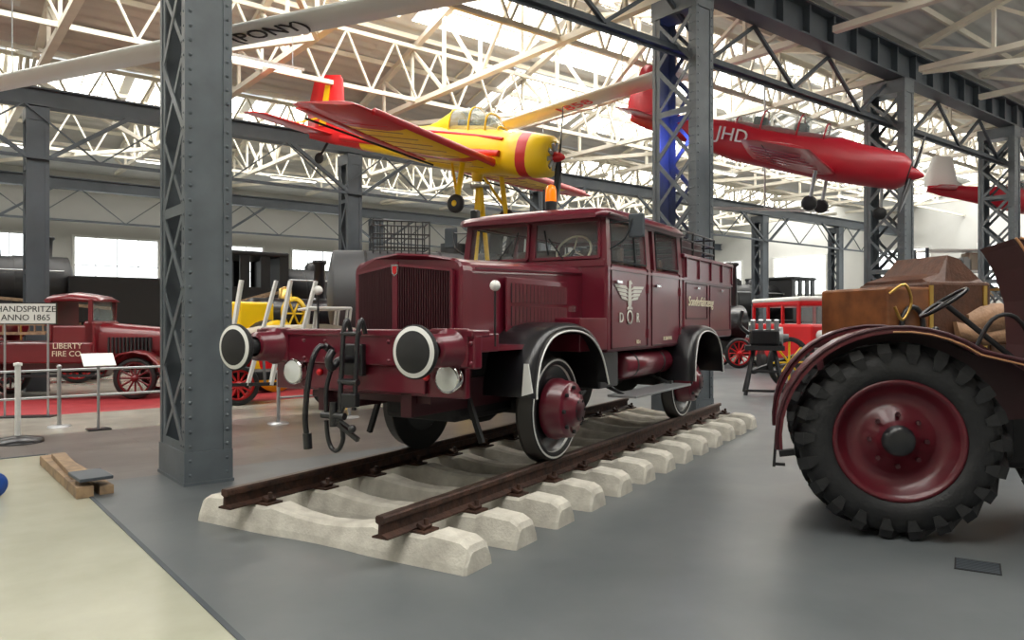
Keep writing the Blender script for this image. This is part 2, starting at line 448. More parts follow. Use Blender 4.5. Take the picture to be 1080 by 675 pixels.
for i in range(13):
    y = .15+i*.615; sleeper(y)
    for sx in (-.75, .75):
        b.bx(RAILM, sx-.17, sx+.17, y-.08, y+.08, .183, .2)
        for d in (-1, 1):
            b.box(RAILM, (sx+d*.105, y, .222), (.07, .09, .03), Euler((0, d*.35, 0)), .006)
            b.cyl(RAILM, (sx+d*.12, y, .2), (sx+d*.12, y, .27), .018, seg=6)
rp = [(-.065, 0), (.065, 0), (.065, .012), (.014, .03), (.01, .09), (.034, .102), (.036, .135), (.028, .145), (-.028, .145), (-.036, .135), (-.034, .102), (-.01, .09), (-.014, .03), (-.065, .012)]
for sx in (-.75, .75):
    b.prism(RAILM, rp, (sx, -.18, .195), (1, 0, 0), (0, 0, 1), (0, 7.8, 0))
    b.bx(RAILT, sx-.027, sx+.027, -.18, 7.62, .34, .343)
b.done()

# ------------------------------------------------------------------ the rail truck
b = B('rail_truck', TM)
RZ = .345
for x in (-.42, .42): b.bx(MAROON_D, x-.05, x+.05, .5, 7.7, .88, 1.12)
for y in (1.2, 2.6, 4.2, 6.6): b.bx(MAROON_D, -.42, .42, y-.04, y+.04, .9, 1.1)
b.bx(BLACKM, -.38, .38, 1.2, 3.4, .75, 1.35, .05)
b.cyl(BLACKM, (0, 3.0, .8), (0, 6.0, .8), .05)
b.bx(BLACKM, -.8, -.45, 3.6, 5.0, .7, 1.15, .04)
b.bx(BLACKM, -.5, .5, 5.0, 7.6, 1.1, 1.3)
b.bx(MAROON, -1.08, 1.08, .42, .52, 1.26, 1.50, .012)
b.bx(MAROON, -1.08, 1.08, .40, .62, 1.48, 1.53, .01)
b.bx(MAROON, -.92, .92, .5, 1.0, 1.36, 1.50, .01)
b.bx(MAROON, -.95, .95, .50, .56, 1.04, 1.28, .01)
b.bx(MAROON, -.62, .62, .46, .50, 1.06, 1.26, .01)
b.bx(MAROON_D, -.6, .6, .56, 1.1, .98, 1.3)
for x in (-1.05, -.55, -.32, .32, .55, 1.05):
    for z in (1.30, 1.44): b.lathe(MAROON, (x, .42, z), (0, -1, 0), [(0, .018), (.012, .012), (.016, 0)], 8)
for sx in (-.875, .875):
    b.lathe(MAROON, (sx, .42, 1.39), (0, -1, 0), [(0, .15), (.02, .15), (.03, .12), (.2, .115), (.21, .10), (.22, .08)], 24)
    b.lathe(BLACKM, (sx, .22, 1.39), (0, -1, 0), [(0, .06), (.17, .06)], 16)
    b.lathe(BLACK, (sx, .06, 1.39), (0, -1, 0), [(0, .02), (0, .165), (.025, .180), (.045, .180), (.052, .170), (.060, .140), (.064, .134), (.068, .0)], 48, mats=[BLACKM, BLACKM, BLACKM, BLACKM, WHITE, BLACKM, BLACKM])
    b.bx(MAROON, sx-.16, sx+.16, .40, .44, 1.27, 1.54, .01)
for sx in (-.63, .88):
    b.lathe(CHROME, (sx, .40, 1.19), (0, -1, 0), [(-.10, .03), (-.08, .07), (-.03, .098), (.02, .104), (.03, .10), (.032, .088), (.045, .06), (.05, 0)], 24, mats=[BLACK, BLACK, CHROME, CHROME, CHROME, LAMPG, LAMPG])
    s2 = 1 if sx > 0 else -1
    b.cyl(BLACKM, (sx, .48, 1.19), (sx, .52, 1.19), .03)
    b.sphere(RED, (sx-s2*.23, .44, 1.19), .028)
b.box(BLACK, (0, .4, 1.30), (.2, .05, .24), None, .01)
b.tube(BLACK, [(0, .4, 1.30), (0, .24, 1.30), (0, .16, 1.25), (0, .13, 1.31), (0, .17, 1.37)], .03, sub=4)
for dx in (-.07, .07):
    b.tube(BLACK, [(dx*.6, .22, 1.28), (dx, .18, 1.1), (dx, .18, .92)], .017, sub=3)
    b.tube(BLACK, [(dx, .18, .86), (dx*1.1, .2, .74), (dx*.6, .2, .66), (0, .2, .64)], .017, sub=3)
b.cyl(BLACK, (-.11, .18, .9), (.11, .18, .9), .026); b.cyl(BLACK, (0, .18, .82), (0, .18, 1.0), .03); b.cyl(BLACK, (0, .18, .9), (.2, .16, .82), .012); b.sphere(BLACK, (.2, .16, .82), .03)
for dx in (.06, .20):
    b.tube(BLACK, [(dx, .3, 1.5), (dx, .26, 1.60), (dx, .22, 1.5), (dx, .2, 1.2), (dx-.02, .2, .95)], .018, sub=4)
b.cyl(BLACK, (.04, .22, 1.5), (.22, .22, 1.5), .016); b.cyl(BLACK, (.04, .2, 1.15), (.22, .2, 1.15), .024); b.box(BLACK, (.13, .2, 1.02), (.17, .06, .10), None, .01)
b.bar(BLACK, (.1, .19, 1.0), (.02, .18, .84), .03); b.bar(BLACK, (.05, .18, .84), (.24, .18, .74), .03)
b.tube(BLACK, [(-.24, .42, 1.34), (-.25, .30, 1.40), (-.26, .22, 1.28), (-.29, .20, 1.05), (-.33, .22, .85), (-.33, .24, .70)], .022, sub=5)
b.cyl(BLACK, (-.33, .24, .74), (-.33, .25, .62), .034)
b.cyl(BLACK, (-.24, .42, 1.36), (-.24, .34, 1.40), .025)
def hood_ring(y, w, zt, peak=0.0, z0=1.36, vee=0.0):
    pts = []
    r = .10
    for k in range(5):
        a = math.radians(90*k/4); pts.append(V3((w-r+r*math.cos(a), y, zt-r+r*math.sin(a))))
    pts.append(V3((w*.5, y-vee*.5, zt+peak*.6))); pts.append(V3((0, y-vee, zt+peak))); pts.append(V3((-w*.5, y-vee*.5, zt+peak*.6)))
    for k in range(5):
        a = math.radians(90+90*k/4); pts.append(V3((-(w-r)+r*math.cos(a), y, zt-r+r*math.sin(a))))
    pts += [V3((-w, y, z0)), V3((0, y-vee, z0)), V3((w, y, z0))]
    return pts
b.loft(MAROON, [hood_ring(1.02, .55, 2.08, .05, vee=.12), hood_ring(1.03, .565, 2.095, .05, vee=.12), hood_ring(1.16, .565, 2.095, .05, vee=.04), hood_ring(1.17, .55, 2.08, .05), hood_ring(3.12, .60, 2.15, .05)], smooth=False)
for sg in (-1, 1):
    x0, y0, x1, y1 = sg*.035, 1.02-.12*(1-.035/.55)-.005, sg*.49, 1.02-.12*(1-.49/.55)-.005
    b.add([V3((x0, y0-.003, 1.44)), V3((x1, y1-.003, 1.44)), V3((x1, y1-.003, 2.0)), V3((x0, y0-.003, 2.05))], [(0,1,2,3)], BLACKM)
    N = 22
    for i in range(N+1):
        f = i/N; x = x0+(x1-x0)*f; y = y0+(y1-y0)*f
        b.bx(MAROON_D, x-.005, x+.005, y-.022, y, 1.44, 2.05-.05*f)
    b.bar(MAROON, (x0, y0-.012, 1.43), (x1, y1-.012, 1.43), .03, .02); b.bar(MAROON, (x0, y0-.012, 2.045), (x1, y1-.012, 1.995), .03, .02)
    b.bar(MAROON, (x1, y1-.012, 1.42), (x1, y1-.012, 1.995), .03, .025)
b.box(MAROON, (0, .89, 1.74), (.05, .03, .66))
b.prism(CHROME, [(-.035, .05), (.035, .05), (.03, -.02), (0, -.05), (-.03, -.02)], (0, .872, 2.0), (1, 0, 0), (0, 0, 1), (0, .012, 0))
b.prism(RED, [(-.022, .035), (.022, .035), (.018, -.015), (0, -.033), (-.018, -.015)], (0, .868, 2.0), (1, 0, 0), (0, 0, 1), (0, .006, 0))
for sg in (-1, 1):
    x = sg*.59
    b.bx(MAROON, min(x, x+sg*.02), max(x, x+sg*.02), 1.62, 2.78, 1.50, 1.97, .008)
    for r_ in range(2):
        for i in range(16):
            y = 1.71+i*.066
            b.bx(BLACKM, min(x, x+sg*.0215), max(x, x+sg*.0215), y-.022, y-.004, 1.55+r_*.2, 1.72+r_*.2)
            b.box(MAROON, (x+sg*.026, y+.010, 1.635+r_*.2), (.034, .014, .17), Euler((0, 0, sg*.6)))
    b.bar(MAROON_D, (x-sg*.018, 1.2, 2.02), (x+sg*.018, 3.1, 2.07), .012, .012)
    b.bx(CHROME, min(x, x+sg*.04), max(x, x+sg*.04), 2.9, 2.93, 1.68, 1.74)
for sg in (-1, 1):
    b.bx(MAROON, min(sg*.5, sg*.86), max(sg*.5, sg*.86), .95, 1.5, 1.36, 1.40)
    b.bx(MAROON, min(sg*.55, sg*.88), max(sg*.55, sg*.88), 2.5, 3.12, 1.30, 1.62, .01)
    b.cyl(BLACK, (sg*.92, .94, 1.40), (sg*.92, .94, 1.83), .009, seg=8); b.sphere(WHITE, (sg*.92, .94, 1.86), .042, 14)
def fender(yc, sg, prof, x0, x1):
    pts = [V3((0, p[0]+yc, p[1])) for p in prof]
    q = []
    n_ = len(pts)
    for i in range(n_-1):
        p0 = pts[max(i-1, 0)]; p1 = pts[i]; p2 = pts[i+1]; p3 = pts[min(i+2, n_-1)]
        for k in range(5):
            u = k/5; q.append(0.5*((2*p1)+(p2-p0)*u+(2*p0-5*p1+4*p2-p3)*u*u+(3*p1-p0-3*p2+p3)*u**3))
    q.append(pts[-1]); cen = V3((0, yc, .8))
    rings = []
    for p in q:
        d = (cen-p).normalized()
        rings.append([V3((sg*x0, p.y, p.z)), V3((sg*(x1-.07), p.y, p.z)), V3((sg*(x1-.02), p.y+d.y*.018, p.z+d.z*.018)), V3((sg*x1, p.y+d.y*.07, p.z+d.z*.07)), V3((sg*(x1-.02), p.y+d.y*.07, p.z+d.z*.07)), V3((sg*(x1-.06), p.y+d.y*.03, p.z+d.z*.03)), V3((sg*x0, p.y+d.y*.025, p.z+d.z*.025))])
    b.loft(BLACK, rings)
    b.tube(WHITE, [V3((sg*x1, p.y+(cen-p).normalized().y*.075, p.z+(cen-p).normalized().z*.075)) for p in q], .009, 8)
FP = [(-.80, .98), (-.79, 1.10), (-.70, 1.34), (-.48, 1.52), (-.1, 1.58), (.3, 1.52), (.6, 1.32), (.78, 1.0)]
for sg in (-1, 1):
    fender(2.14, sg, FP, .55, 1.02)
    fender(5.85, sg, [(-.66, .85), (-.64, 1.15), (-.5, 1.42), (-.25, 1.52), (.1, 1.52), (.45, 1.42), (.66, 1.2), (.74, .9)], .7, 1.12)
    b.prism(WHITE, [(0, 0), (.10, .03), (.06, .26), (.02, .26)], (sg*.93, 1.322, .99), (sg, 0, 0), (0, 0, 1), (0, .012, 0))
def wheel(x, y, sg):
    o = (x, y, RZ+.46)
    P = [(-.075, .30), (-.075, .49), (-.045, .487), (-.035, .463), (.060, .458), (.066, .445), (.068, .428), (.068, .40), (.05, .392), (.03, .385), (.01, .25), (.03, .2), (.03, .0)]
    M_ = [BLACKM, TREAD, TREAD, TREAD, BLACKM, WHITE, BLACKM, BLACKM, WHITE, BLACK, BLACK, BLACK]
    b.lathe(BLACK, o, (sg, 0, 0), P, 48, mats=M_)
    b.lathe(BLACK, o, (sg, 0, 0), [(-.075, 0), (-.075, .30)], 32)
    b.lathe(MAROON, o, (sg, 0, 0), [(.03, .27), (.09, .275), (.10, .26), (.21, .25), (.22, .235), (.23, .15), (.27, .145), (.275, .11), (.30, .1), (.305, 0)], 32, mats=[MAROON]*8+[MAROON_D])
    for k in range(8):
        a = k*math.pi/4; c = V3((x+sg*.225, y+.195*math.cos(a), RZ+.46+.195*math.sin(a)))
        b.cyl(BLACKM, c, c+V3((sg*.025, 0, 0)), .018, seg=6)
    for k in range(6):
        a = k*math.pi/3; c = V3((x+sg*.27, y+.085*math.cos(a), RZ+.46+.085*math.sin(a)))
        b.cyl(BLACKM, c, c+V3((sg*.035, 0, 0)), .012, seg=6)
for yy in (2.14, 5.7):
    for sg in (-1, 1): wheel(sg*.755, yy, sg)
    b.cyl(BLACKM, (-.7, yy, RZ+.46), (.7, yy, RZ+.46), .07)
    b.sphere(BLACKM, (0, yy, RZ+.46), .2, sc=(1, 1, .9))
    for sg in (-1, 1):
        for k in range(6):
            L = .62-k*.08
            b.tube(BLACKM, [(sg*.5, yy-L, RZ+.68-k*.022+L*L*.15), (sg*.5, yy, RZ+.60-k*.022), (sg*.5, yy+L, RZ+.68-k*.022+L*L*.15)], .014, 4, sub=3)
# cab
cy0, cy1, HW, z0, zs, zt = 3.12, 5.5, .88, 1.27, 2.18, 2.68
b.bx(MAROON, -HW, HW, cy0, cy1, z0, zs, .03)
b.bx(INTER, -.80, .80, cy0+.05, cy1-.05, zs-.03, zs+.003)
b.bx(INTER, -.80, .80, cy0+.12, cy1-.05, zt-.02, zt-.01)
wt = .84
def pillar(x, y, w, l, top_dy=0.0):
    b.loft(MAROON, [[V3((x+dx*w/2, y+dy*l/2, zs-.02)) for dx, dy in ((-1,-1),(1,-1),(1,1),(-1,1))], [V3((x*(wt/HW)+dx*w/2, y+top_dy+dy*l/2, zt+.02)) for dx, dy in ((-1,-1),(1,-1),(1,1),(-1,1))]], smooth=False)
for sg in (-1, 1):
    pillar(sg*(HW-.035), cy0+.05, .07, .10, .05)
    pillar(sg*(HW-.03), 4.28, .06, .14)
    pillar(sg*(HW-.03), 4.52, .05, .06)
    pillar(sg*(HW-.03), 5.40, .06, .16)
    b.bx(MAROON, min(sg*.78, sg*.845), max(sg*.78, sg*.845), cy0+.06, cy1, zt-.05, zt+.03)
    for (ya, yb) in ((3.24, 4.22), (4.56, 5.33)):
        b.add([V3((sg*.862, ya, zs)), V3((sg*.862, yb, zs)), V3((sg*.828, yb, zt-.04)), V3((sg*.828, ya+.03, zt-.04))], [(0,1,2,3)], GLASS)
        loop = [V3((sg*.872, ya, zs+.03)), V3((sg*.872, yb, zs+.03)), V3((sg*.842, yb, zt-.05)), V3((sg*.842, ya+.03, zt-.05))]
        for i in range(4): b.bar(BLACKM, loop[i], loop[(i+1) % 4], .018)
    b.bar(BLACKM, (sg*.872, 3.9, zs), (sg*.842, 3.9, zt-.05), .02)
    for ya, yb in ((3.22, 4.24), (4.38, 5.36)):
        x = sg*(HW+.004)
        L_ = [V3((x, ya, 1.31)), V3((x, yb, 1.31)), V3((x, yb, 2.17)), V3((x, ya, 2.17))]
        for i in (0, 1, 3): b.bar(MAROON_D, L_[i], L_[(i+1) % 4], .012)
        b.bx(CHROME, min(x, x+sg*.04), max(x, x+sg*.04), ya+.07, ya+.2, 1.98, 2.005)
        for zz in (1.45, 1.95): b.cyl(MAROON, (x, yb-.0, zz-.05), (x, yb-.0, zz+.05), .018)
    b.bx(MAROON, min(sg*HW, sg*(HW+.012)), max(sg*HW, sg*(HW+.012)), cy0, 7.85, 2.11, 2.135)
pillar(0, cy0+.04, .05, .06, .05)
b.bx(MAROON, -.84, .84, cy0+.04, cy0+.12, zt-.06, zt+.03)
b.bx(MAROON, -.86, .86, cy0-.01, cy0+.1, zs-.04, zs+.04, .01)
b.bx(MAROON, -.84, .84, cy1-.1, cy1-.02, zs, zs+.08); b.bx(MAROON, -.84, .84, cy1-.1, cy1-.02, zt-.08, zt)
b.bx(MAROON, -.08, .08, cy1-.1, cy1-.02, zs, zt)
for sg in (-1, 1):
    loop = [V3((sg*.04, cy0-.005, zs+.06)), V3((sg*.80, cy0-.005, zs+.06)), V3((sg*.78, cy0+.04, zt-.06)), V3((sg*.04, cy0+.04, zt-.06))]
    b.add([v+V3((0, .012, 0)) for v in loop], [(0,1,2,3)], GLASS)
    for i in range(4): b.bar(MAROON, loop[i], loop[(i+1) % 4], .03)
    b.bar(BLACKM, (sg*.4, cy0-.03, zs+.05), (sg*.22, cy0-.01, zs+.27), .012)
    b.bar(BLACKM, (sg*.22, cy0-.02, zs+.1), (sg*.16, cy0+.01, zs+.36), .012)
rr = []
for (y, w, h, dz) in ((cy0-.10, .80, .02, -.02), (cy0-.06, .87, .06, -.01), (cy0+.15, .90, .10, 0), (3.8, .90, .12, 0), (cy1-.2, .90, .12, 0), (cy1+.02, .88, .08, 0), (cy1+.05, .80, .03, 0)):
    ring = []
    for k in range(13):
        a = math.pi*k/12; ring.append(V3((w*math.copysign(abs(math.cos(a))**.45, math.cos(a)), y, zt+dz+h*math.sin(a)**.6)))
    ring += [V3((-w, y, zt+dz-.03)), V3((w, y, zt+dz-.03))]
    rr.append(ring)
b.loft(MAROON, rr)
b.bar(MAROON_D, (.905, cy0, zt-.01), (.905, cy1, zt-.01), .02); b.bar(MAROON_D, (-.905, cy0, zt-.01), (-.905, cy1, zt-.01), .02)
b.cyl(BLACKM, (.12, 3.35, zt+.1), (.12, 3.35, zt+.20), .06); b.lathe(ORANGE, (.12, 3.35, zt+.20), (0, 0, 1), [(0, .062), (.12, .06), (.17, .045), (.19, 0)], 16)
b.cyl(BLACKM, (-.02, 3.45, zt+.1), (-.02, 3.45, zt+.36), .012, seg=6)
b.box(BLACK, (-.75, 3.18, zt+.10), (.09, .09, .11), None, .02)
b.bx(BLACKM, -.75, .75, 3.14, 3.30, zs, zs+.05, .01)
for x in (-.42, .42):
    b.bx(LEATH, x-.26, x+.26, 3.95, 4.07, zs, zs+.24, .04)
b.bx(LEATH, -.7, .7, 5.15, 5.28, zs, zs+.18, .04)
ring = []
for k in range(20):
    a = 2*math.pi*k/20; ring.append(V3((.36+.2*math.cos(a), 3.42+.09*math.sin(a), 2.34+.17*math.sin(a))))
b.tube(CREAM, ring, .013, 8, closed=True)
for a in (90, 210, 330):
    a = math.radians(a); b.cyl(CREAM, (.36, 3.42, 2.34), (.36+.2*math.cos(a), 3.42+.09*math.sin(a), 2.34+.17*math.sin(a)), .01, seg=6)
b.cyl(BLACKM, (.36, 3.42, 2.34), (.36, 3.2, 2.2), .02)
for sg in (-1, 1):
    b.tube(BLACK, [(sg*.88, 3.2, 2.32), (sg*1.04, 3.2, 2.42), (sg*1.10, 3.24, 2.62)], .009, 6, sub=3); b.cyl(BLACK, (sg*.87, 3.2, 2.58), (sg*1.08, 3.24, 2.6), .008, seg=6)
    b.box(GIRD, (sg*1.14, 3.26, 2.55), (.17, .04, .24), None, .018)
    b.bx(STEEL, sg*1.14-.07, sg*1.14+.07, 3.28, 3.284, 2.45, 2.65)
b.bx(MAROON, -HW, HW, 5.53, 7.85, 1.35, 2.42, .03)
for sg in (-1, 1):
    x = sg*(HW+.003)
    for (ya, yb, za, zb) in ((5.62, 6.55, 1.62, 2.08), (6.68, 7.75, 1.45, 2.08)):
        L_ = [V3((x, ya, za)), V3((x, yb, za)), V3((x, yb, zb)), V3((x, ya, zb))]
        for i in range(4): b.bar(MAROON_D, L_[i], L_[(i+1) % 4], .014)
        b.bx(CHROME, min(x, x+sg*.03), max(x, x+sg*.03), (ya+yb)/2-.04, (ya+yb)/2+.04, zb-.07, zb-.04)
    for i in range(5): b.bx(MAROON, min(x, x+sg*.02), max(x, x+sg*.02), 5.6+i*.55, 5.63+i*.55, 2.15, 2.42)
b.bx(MAROON, -.9, .9, 5.5, 7.88, 2.40, 2.45, .01)
for y in (5.6, 6.1, 6.6, 7.1):
    for x in (-.82, .82): b.cyl(BLACK, (x, y, 2.44), (x, y, 2.76), .016, seg=8)
for z in (2.54, 2.65, 2.76):
    for x in (-.82, .82): b.cyl(BLACK, (x, 5.6, z), (x, 7.1, z), .013, seg=8)
    for y in (5.6, 7.1): b.cyl(BLACK, (-.82, y, z), (.82, y, z), .013, seg=8)
b.box(MAROON_D, (.1, 6.2, 2.56), (1.3, 1.1, .22), None, .03)
for k in range(6): b.cyl(BLACKM, (-.6+k*.22, 5.75, 2.7), (-.6+k*.22, 6.9, 2.7), .04, seg=8)
for sg in (-1, 1):
    b.lathe(MAROON, (sg*.72, 3.75, 1.10), (0, 1, 0), [(0, 0), (0, .12), (.03, .145), (1.4, .145), (1.43, .12), (1.43, 0)], 24)
    for y in (4.0, 4.85): b.cyl(BLACKM, (sg*.72, y, 1.1), (sg*.72, y+.04, 1.1), .15)
    b.bx(BLACK, min(sg*.45, sg*.8), max(sg*.45, sg*.8), 3.12, 3.6, .9, 1.28, .02)
    b.bx(STEEL, min(sg*.78, sg*1.1), max(sg*.78, sg*1.1), 3.35, 5.15, .80, .825, .005)
    for y in (3.5, 5.0): b.bar(BLACKM, (sg*.45, y, 1.0), (sg*.9, y, .82), .03)
    for y in (1.25, 6.6): b.bar(BLACKM, (sg*.45, y, 1.0), (sg*.6, y, .6), .04)
# emblem: stylised eagle standing on wreath, letters either side
ex = HW+.006; EY = 3.70; EZc = 1.84
def em(pts, m=SILV, sc=1.5):
    b.prism(m, [(p[0]*sc, p[1]*sc) for p in pts], (ex, EY, EZc), (0, 1, 0), (0, 0, 1), (.006, 0, 0))
for sg in (-1, 1):
    for k in range(4):
        zt_ = .070-.026*k; L = .27-.035*k
        em([(sg*.015, zt_-.016), (sg*.08, zt_+.012), (sg*L, zt_+.016), (sg*(L-.02), zt_-.004), (sg*.08, zt_-.010)])
    em([(sg*.005, -.05), (sg*.05, -.075), (sg*.045, -.09), (sg*.005, -.07)])
em([(-.028, .06), (.028, .06), (.032, -.04), (.018, -.085), (-.018, -.085), (-.032, -.04)])
em([(-.018, .06), (.018, .06), (.02, .095), (.048, .10), (.015, .125), (-.018, .115)])
b.lathe(SILV, (ex, EY, 1.63), (1, 0, 0), [(0, .058), (0, .078), (.007, .078), (.007, .058)], 24)
b.text(SILV, 'D', (ex+.004, EY-.23, 1.62), (0, 1, 0), (0, 0, 1), .15); b.text(SILV, 'R', (ex+.004, EY+.23, 1.62), (0, 1, 0), (0, 0, 1), .15)
b.text(CREAM, 'Sonderfahrzeug', (ex+.006, 6.25, 1.84), (0, 1, 0), (0, 0, 1), .18, shear=.3)
b.text(CREAM, 'Bf. 28-10-06', (ex+.004, 4.9, 1.38), (0, 1, 0), (0, 0, 1), .06)
b.text(CREAM, '8.5 t', (ex+.004, 3.95, 1.36), (0, 1, 0), (0, 0, 1), .06)
b.done()

# ------------------------------------------------------------------ tractor
b = B('tractor', T(2.80, 5.48, 0, -18))
def tyre(cx, y0, r, w, rim, n=22):
    o = (cx, y0, r)
    b.lathe(RUBBER, o, (0, 1, 0), [(.05, rim), (.01, rim+.03), (0, rim+.1), (.012, r-.13), (.05, r-.055), (w*.3, r-.035), (w*.7, r-.035), (w-.05, r-.055), (w-.012, r-.13), (w, rim+.1), (w-.01, rim+.03), (w-.05, rim)], 56)
    for k in range(n):
        for side in (0, 1):
            a = 2*math.pi*(k+.5*side)/n
            sd = -1 if side == 0 else 1
            yc = y0+w/2
            def P(yy, rad, da): return V3((cx+rad*math.cos(a+da), yy, r+rad*math.sin(a+da)))
            ye = yc+sd*(w/2+.003); th = .062
            A = [P(yc-sd*.02, r-.04, .20-th*.5), P(yc-sd*.02, r-.04, .20+th), P(ye, r-.075, th+.02), P(ye, r-.075, -th)]
            Bq = [P(yc-sd*.02, r+.0, .20-th*.4), P(yc-sd*.02, r+.0, .20+th*.8), P(ye-sd*.025, r-.008, th), P(ye-sd*.025, r-.008, -th*.8)]
            b.add(A+Bq, [(0,1,2,3),(7,6,5,4),(0,4,5,1),(1,5,6,2),(2,6,7,3),(3,7,4,0)], RUBBER)
            C = [P(ye-sd*.004, r-.07, -th), P(ye-sd*.004, r-.07, th+.02), P(ye-sd*.009, r-.15, th*.6), P(ye-sd*.009, r-.15, -th*.7)]
            D_ = [v+V3((0, sd*.010, 0)) for v in C]
            b.add(C+D_, [(0,1,2,3),(7,6,5,4),(0,4,5,1),(1,5,6,2),(2,6,7,3),(3,7,4,0)], RUBBER)
for y0, sg in ((0, 1), (1.35, -1)):
    tyre(0, y0, .72, .36, .43)
    yf = y0 if sg == 1 else y0+.36
    b.lathe(MAROON_T, (0, yf, .72), (0, sg, 0), [(.045, .45), (.02, .445), (.02, .42), (.07, .40), (.09, .36), (.12, .34), (.12, .25), (.09, .235), (.085, .15), (.05, .14), (.04, .115), (-.01, .105), (-.02, .07), (-.02, 0)], 48, mats=[MAROON_T]*10+[BLACK]*3)
    for k in range(8):
        a = k*math.pi/4; c = V3((.19*math.cos(a), yf+sg*.085, .72+.19*math.sin(a))); b.cyl(MAROON_D, c, c-V3((0, sg*.03, 0)), .018, seg=6)
    rings = []
    prof = []
    for k in range(17):
        a = math.radians(186-k*8.3); prof.append((.84*math.cos(a), .72+.83*math.sin(a)))
    prof += [(.92, 1.28), (1.18, 1.08)]
    ya, yb = (y0-.09, y0+.42) if sg == 1 else (y0-.06, y0+.45)
    for i, p in enumerate(prof):
        rings.append([V3((p[0], ya, p[1])), V3((p[0], yb, p[1])), V3((p[0]*.98, yb, .72+(p[1]-.72)*.98)), V3((p[0]*.98, ya+.02, .72+(p[1]-.72)*.975)), V3((p[0]*.955, ya+.02, .72+(p[1]-.72)*.95)), V3((p[0]*.955, ya, .72+(p[1]-.72)*.95))])
    b.loft(MAROON_T, rings, smooth=False)
    b.tube(MAROON_D, [V3((p[0], ya, p[1])) for p in prof], .014, 8)
    b.tube(TRIMT, [V3((p[0]*.965+.01, ya-.008, .72+(p[1]-.72)*.96)) for p in prof[11:]], .007, 6)
    yy = yb if sg == 1 else ya
    b.prism(MAROON_D, [(-.5, 1.38), (0, 1.52), (.6, 1.43), (1.1, 1.08), (1.1, .9), (.4, .8), (-.4, .8)], (0, yy, 0), (1, 0, 0), (0, 0, 1), (0, .02, 0))
b.cyl(BLACKM, (0, .3, .72), (0, 1.4, .72), .13)
b.bx(BLACKM, -.3, .9, .62, 1.1, .5, 1.0, .06)
b.bx(MAROON_T, 1.2, 2.8, .60, 1.12, .85, 1.5, .08)
b.bx(BLACKM, .8, 2.6, .68, 1.04, .45, .9, .05)
b.bx(MAROON_D, 2.75, 2.85, .62, 1.10, .8, 1.45, .03)
sc_ = [(.98, 1.14, 1.0), (1.02, 1.17, 1.4), (1.0, 1.14, 1.75), (.93, 1.05, 2.0), (.85, .93, 2.16), (.82, .85, 2.2)]
b.loft(MAROON_D, [[V3((x0, .35, z)), V3((x1, .35, z)), V3((x1, 1.3, z)), V3((x0, 1.3, z))] for x0, x1, z in sc_], smooth=False)
b.tube(TRIMT, [(x0, .345, z) for x0, x1, z in sc_], .010, 6, sub=3)
b.tube(TRIMT, [(x1, .345, z) for x0, x1, z in sc_], .010, 6, sub=3)
b.tube(BLACKM, [(.5, .15, 1.35), (.62, .15, 1.6), (.78, .2, 1.62), (.95, .33, 1.4)], .016, 6, sub=4)
ring = [V3((.46+.16*math.sin(2*math.pi*k/24), .86+.22*math.cos(2*math.pi*k/24), 1.74+.11*math.sin(2*math.pi*k/24))) for k in range(24)]
b.tube(BLACK, ring, .016, 8, closed=True)
for k in (0, 8, 16): b.cyl(BLACK, (.46, .86, 1.74), ring[k], .01, seg=6)
b.cyl(BLACKM, (.46, .86, 1.74), (1.0, .86, 1.25), .022)
b.tube(BLACKM, [(-.1, .86, 1.0), (-.35, .86, 1.1), (-.3, .86, 1.27)], .03, 6, sub=4)
b.lathe(BLACK, (-.28, .86, 1.27), (0, 0, 1), [(0, 0), (0, .18), (.05, .23), (.09, .24), (.06, .2), (.03, 0)], 20)
b.cyl(BLACKM, (.3, .62, 1.0), (.35, .60, 1.5), .012, seg=8); b.sphere(BLACK, (.35, .6, 1.52), .03)
b.bar(BLACKM, (-.84, -.05, .78), (-.86, -.05, .5), .03, .02); b.bar(BLACKM, (-.86, -.05, .52), (-.78, -.05, .52), .03, .02)
b.bar(BLACKM, (-.8, .86, .45), (-.2, .86, .55), .08, .05)
for (xx, y0) in ((1.55, 1.25), (2.1, .1)):
    tyre(xx, y0, .46, .2, .27, 16)
    b.lathe(MAROON_T, (xx, y0, .46), (0, 1, 0), [(.03, .28), (.03, .22), (.08, .2), (.08, .08), (.02, .07), (0, 0)], 28)
b.cyl(BLACKM, (1.55, 1.3, .46), (2.1, .2, .46), .05)
b.done()

# ------------------------------------------------------------------ aircraft
def airring(o, chord, th, ny=0, n=8):
    pts = []
    up = [0, .03, .12, .3, .6, 1.0]; zz = [0, .35, .75, 1.0, .7, .04]
    for x, z in zip(up, zz): pts.append(V3(o)+V3((-x*chord, 0, z*th*.6)))
    for x, z in list(zip(up, zz))[-1:0:-1]: pts.append(V3(o)+V3((-x*chord, 0, -z*th*.4)))
    return pts
def finring(o, chord, th):
    pts = []
    up = [0, .04, .3, .7, 1.0]; zz = [0, .4, 1, .7, .05]
    for x, z in zip(up, zz): pts.append(V3(o)+V3((-x*chord, z*th*.5, 0)))
    for x, z in list(zip(up, zz))[-1:0:-1]: pts.append(V3(o)+V3((-x*chord, -z*th*.5, 0)))
    return pts
def ell(x, w, zc, h, n=20, p=.85):
    return [V3((x, w*math.copysign(abs(math.cos(a))**p, math.cos(a)), zc+h*math.copysign(abs(math.sin(a))**p, math.sin(a)))) for a in [2*math.pi*k/n for k in range(n)]]
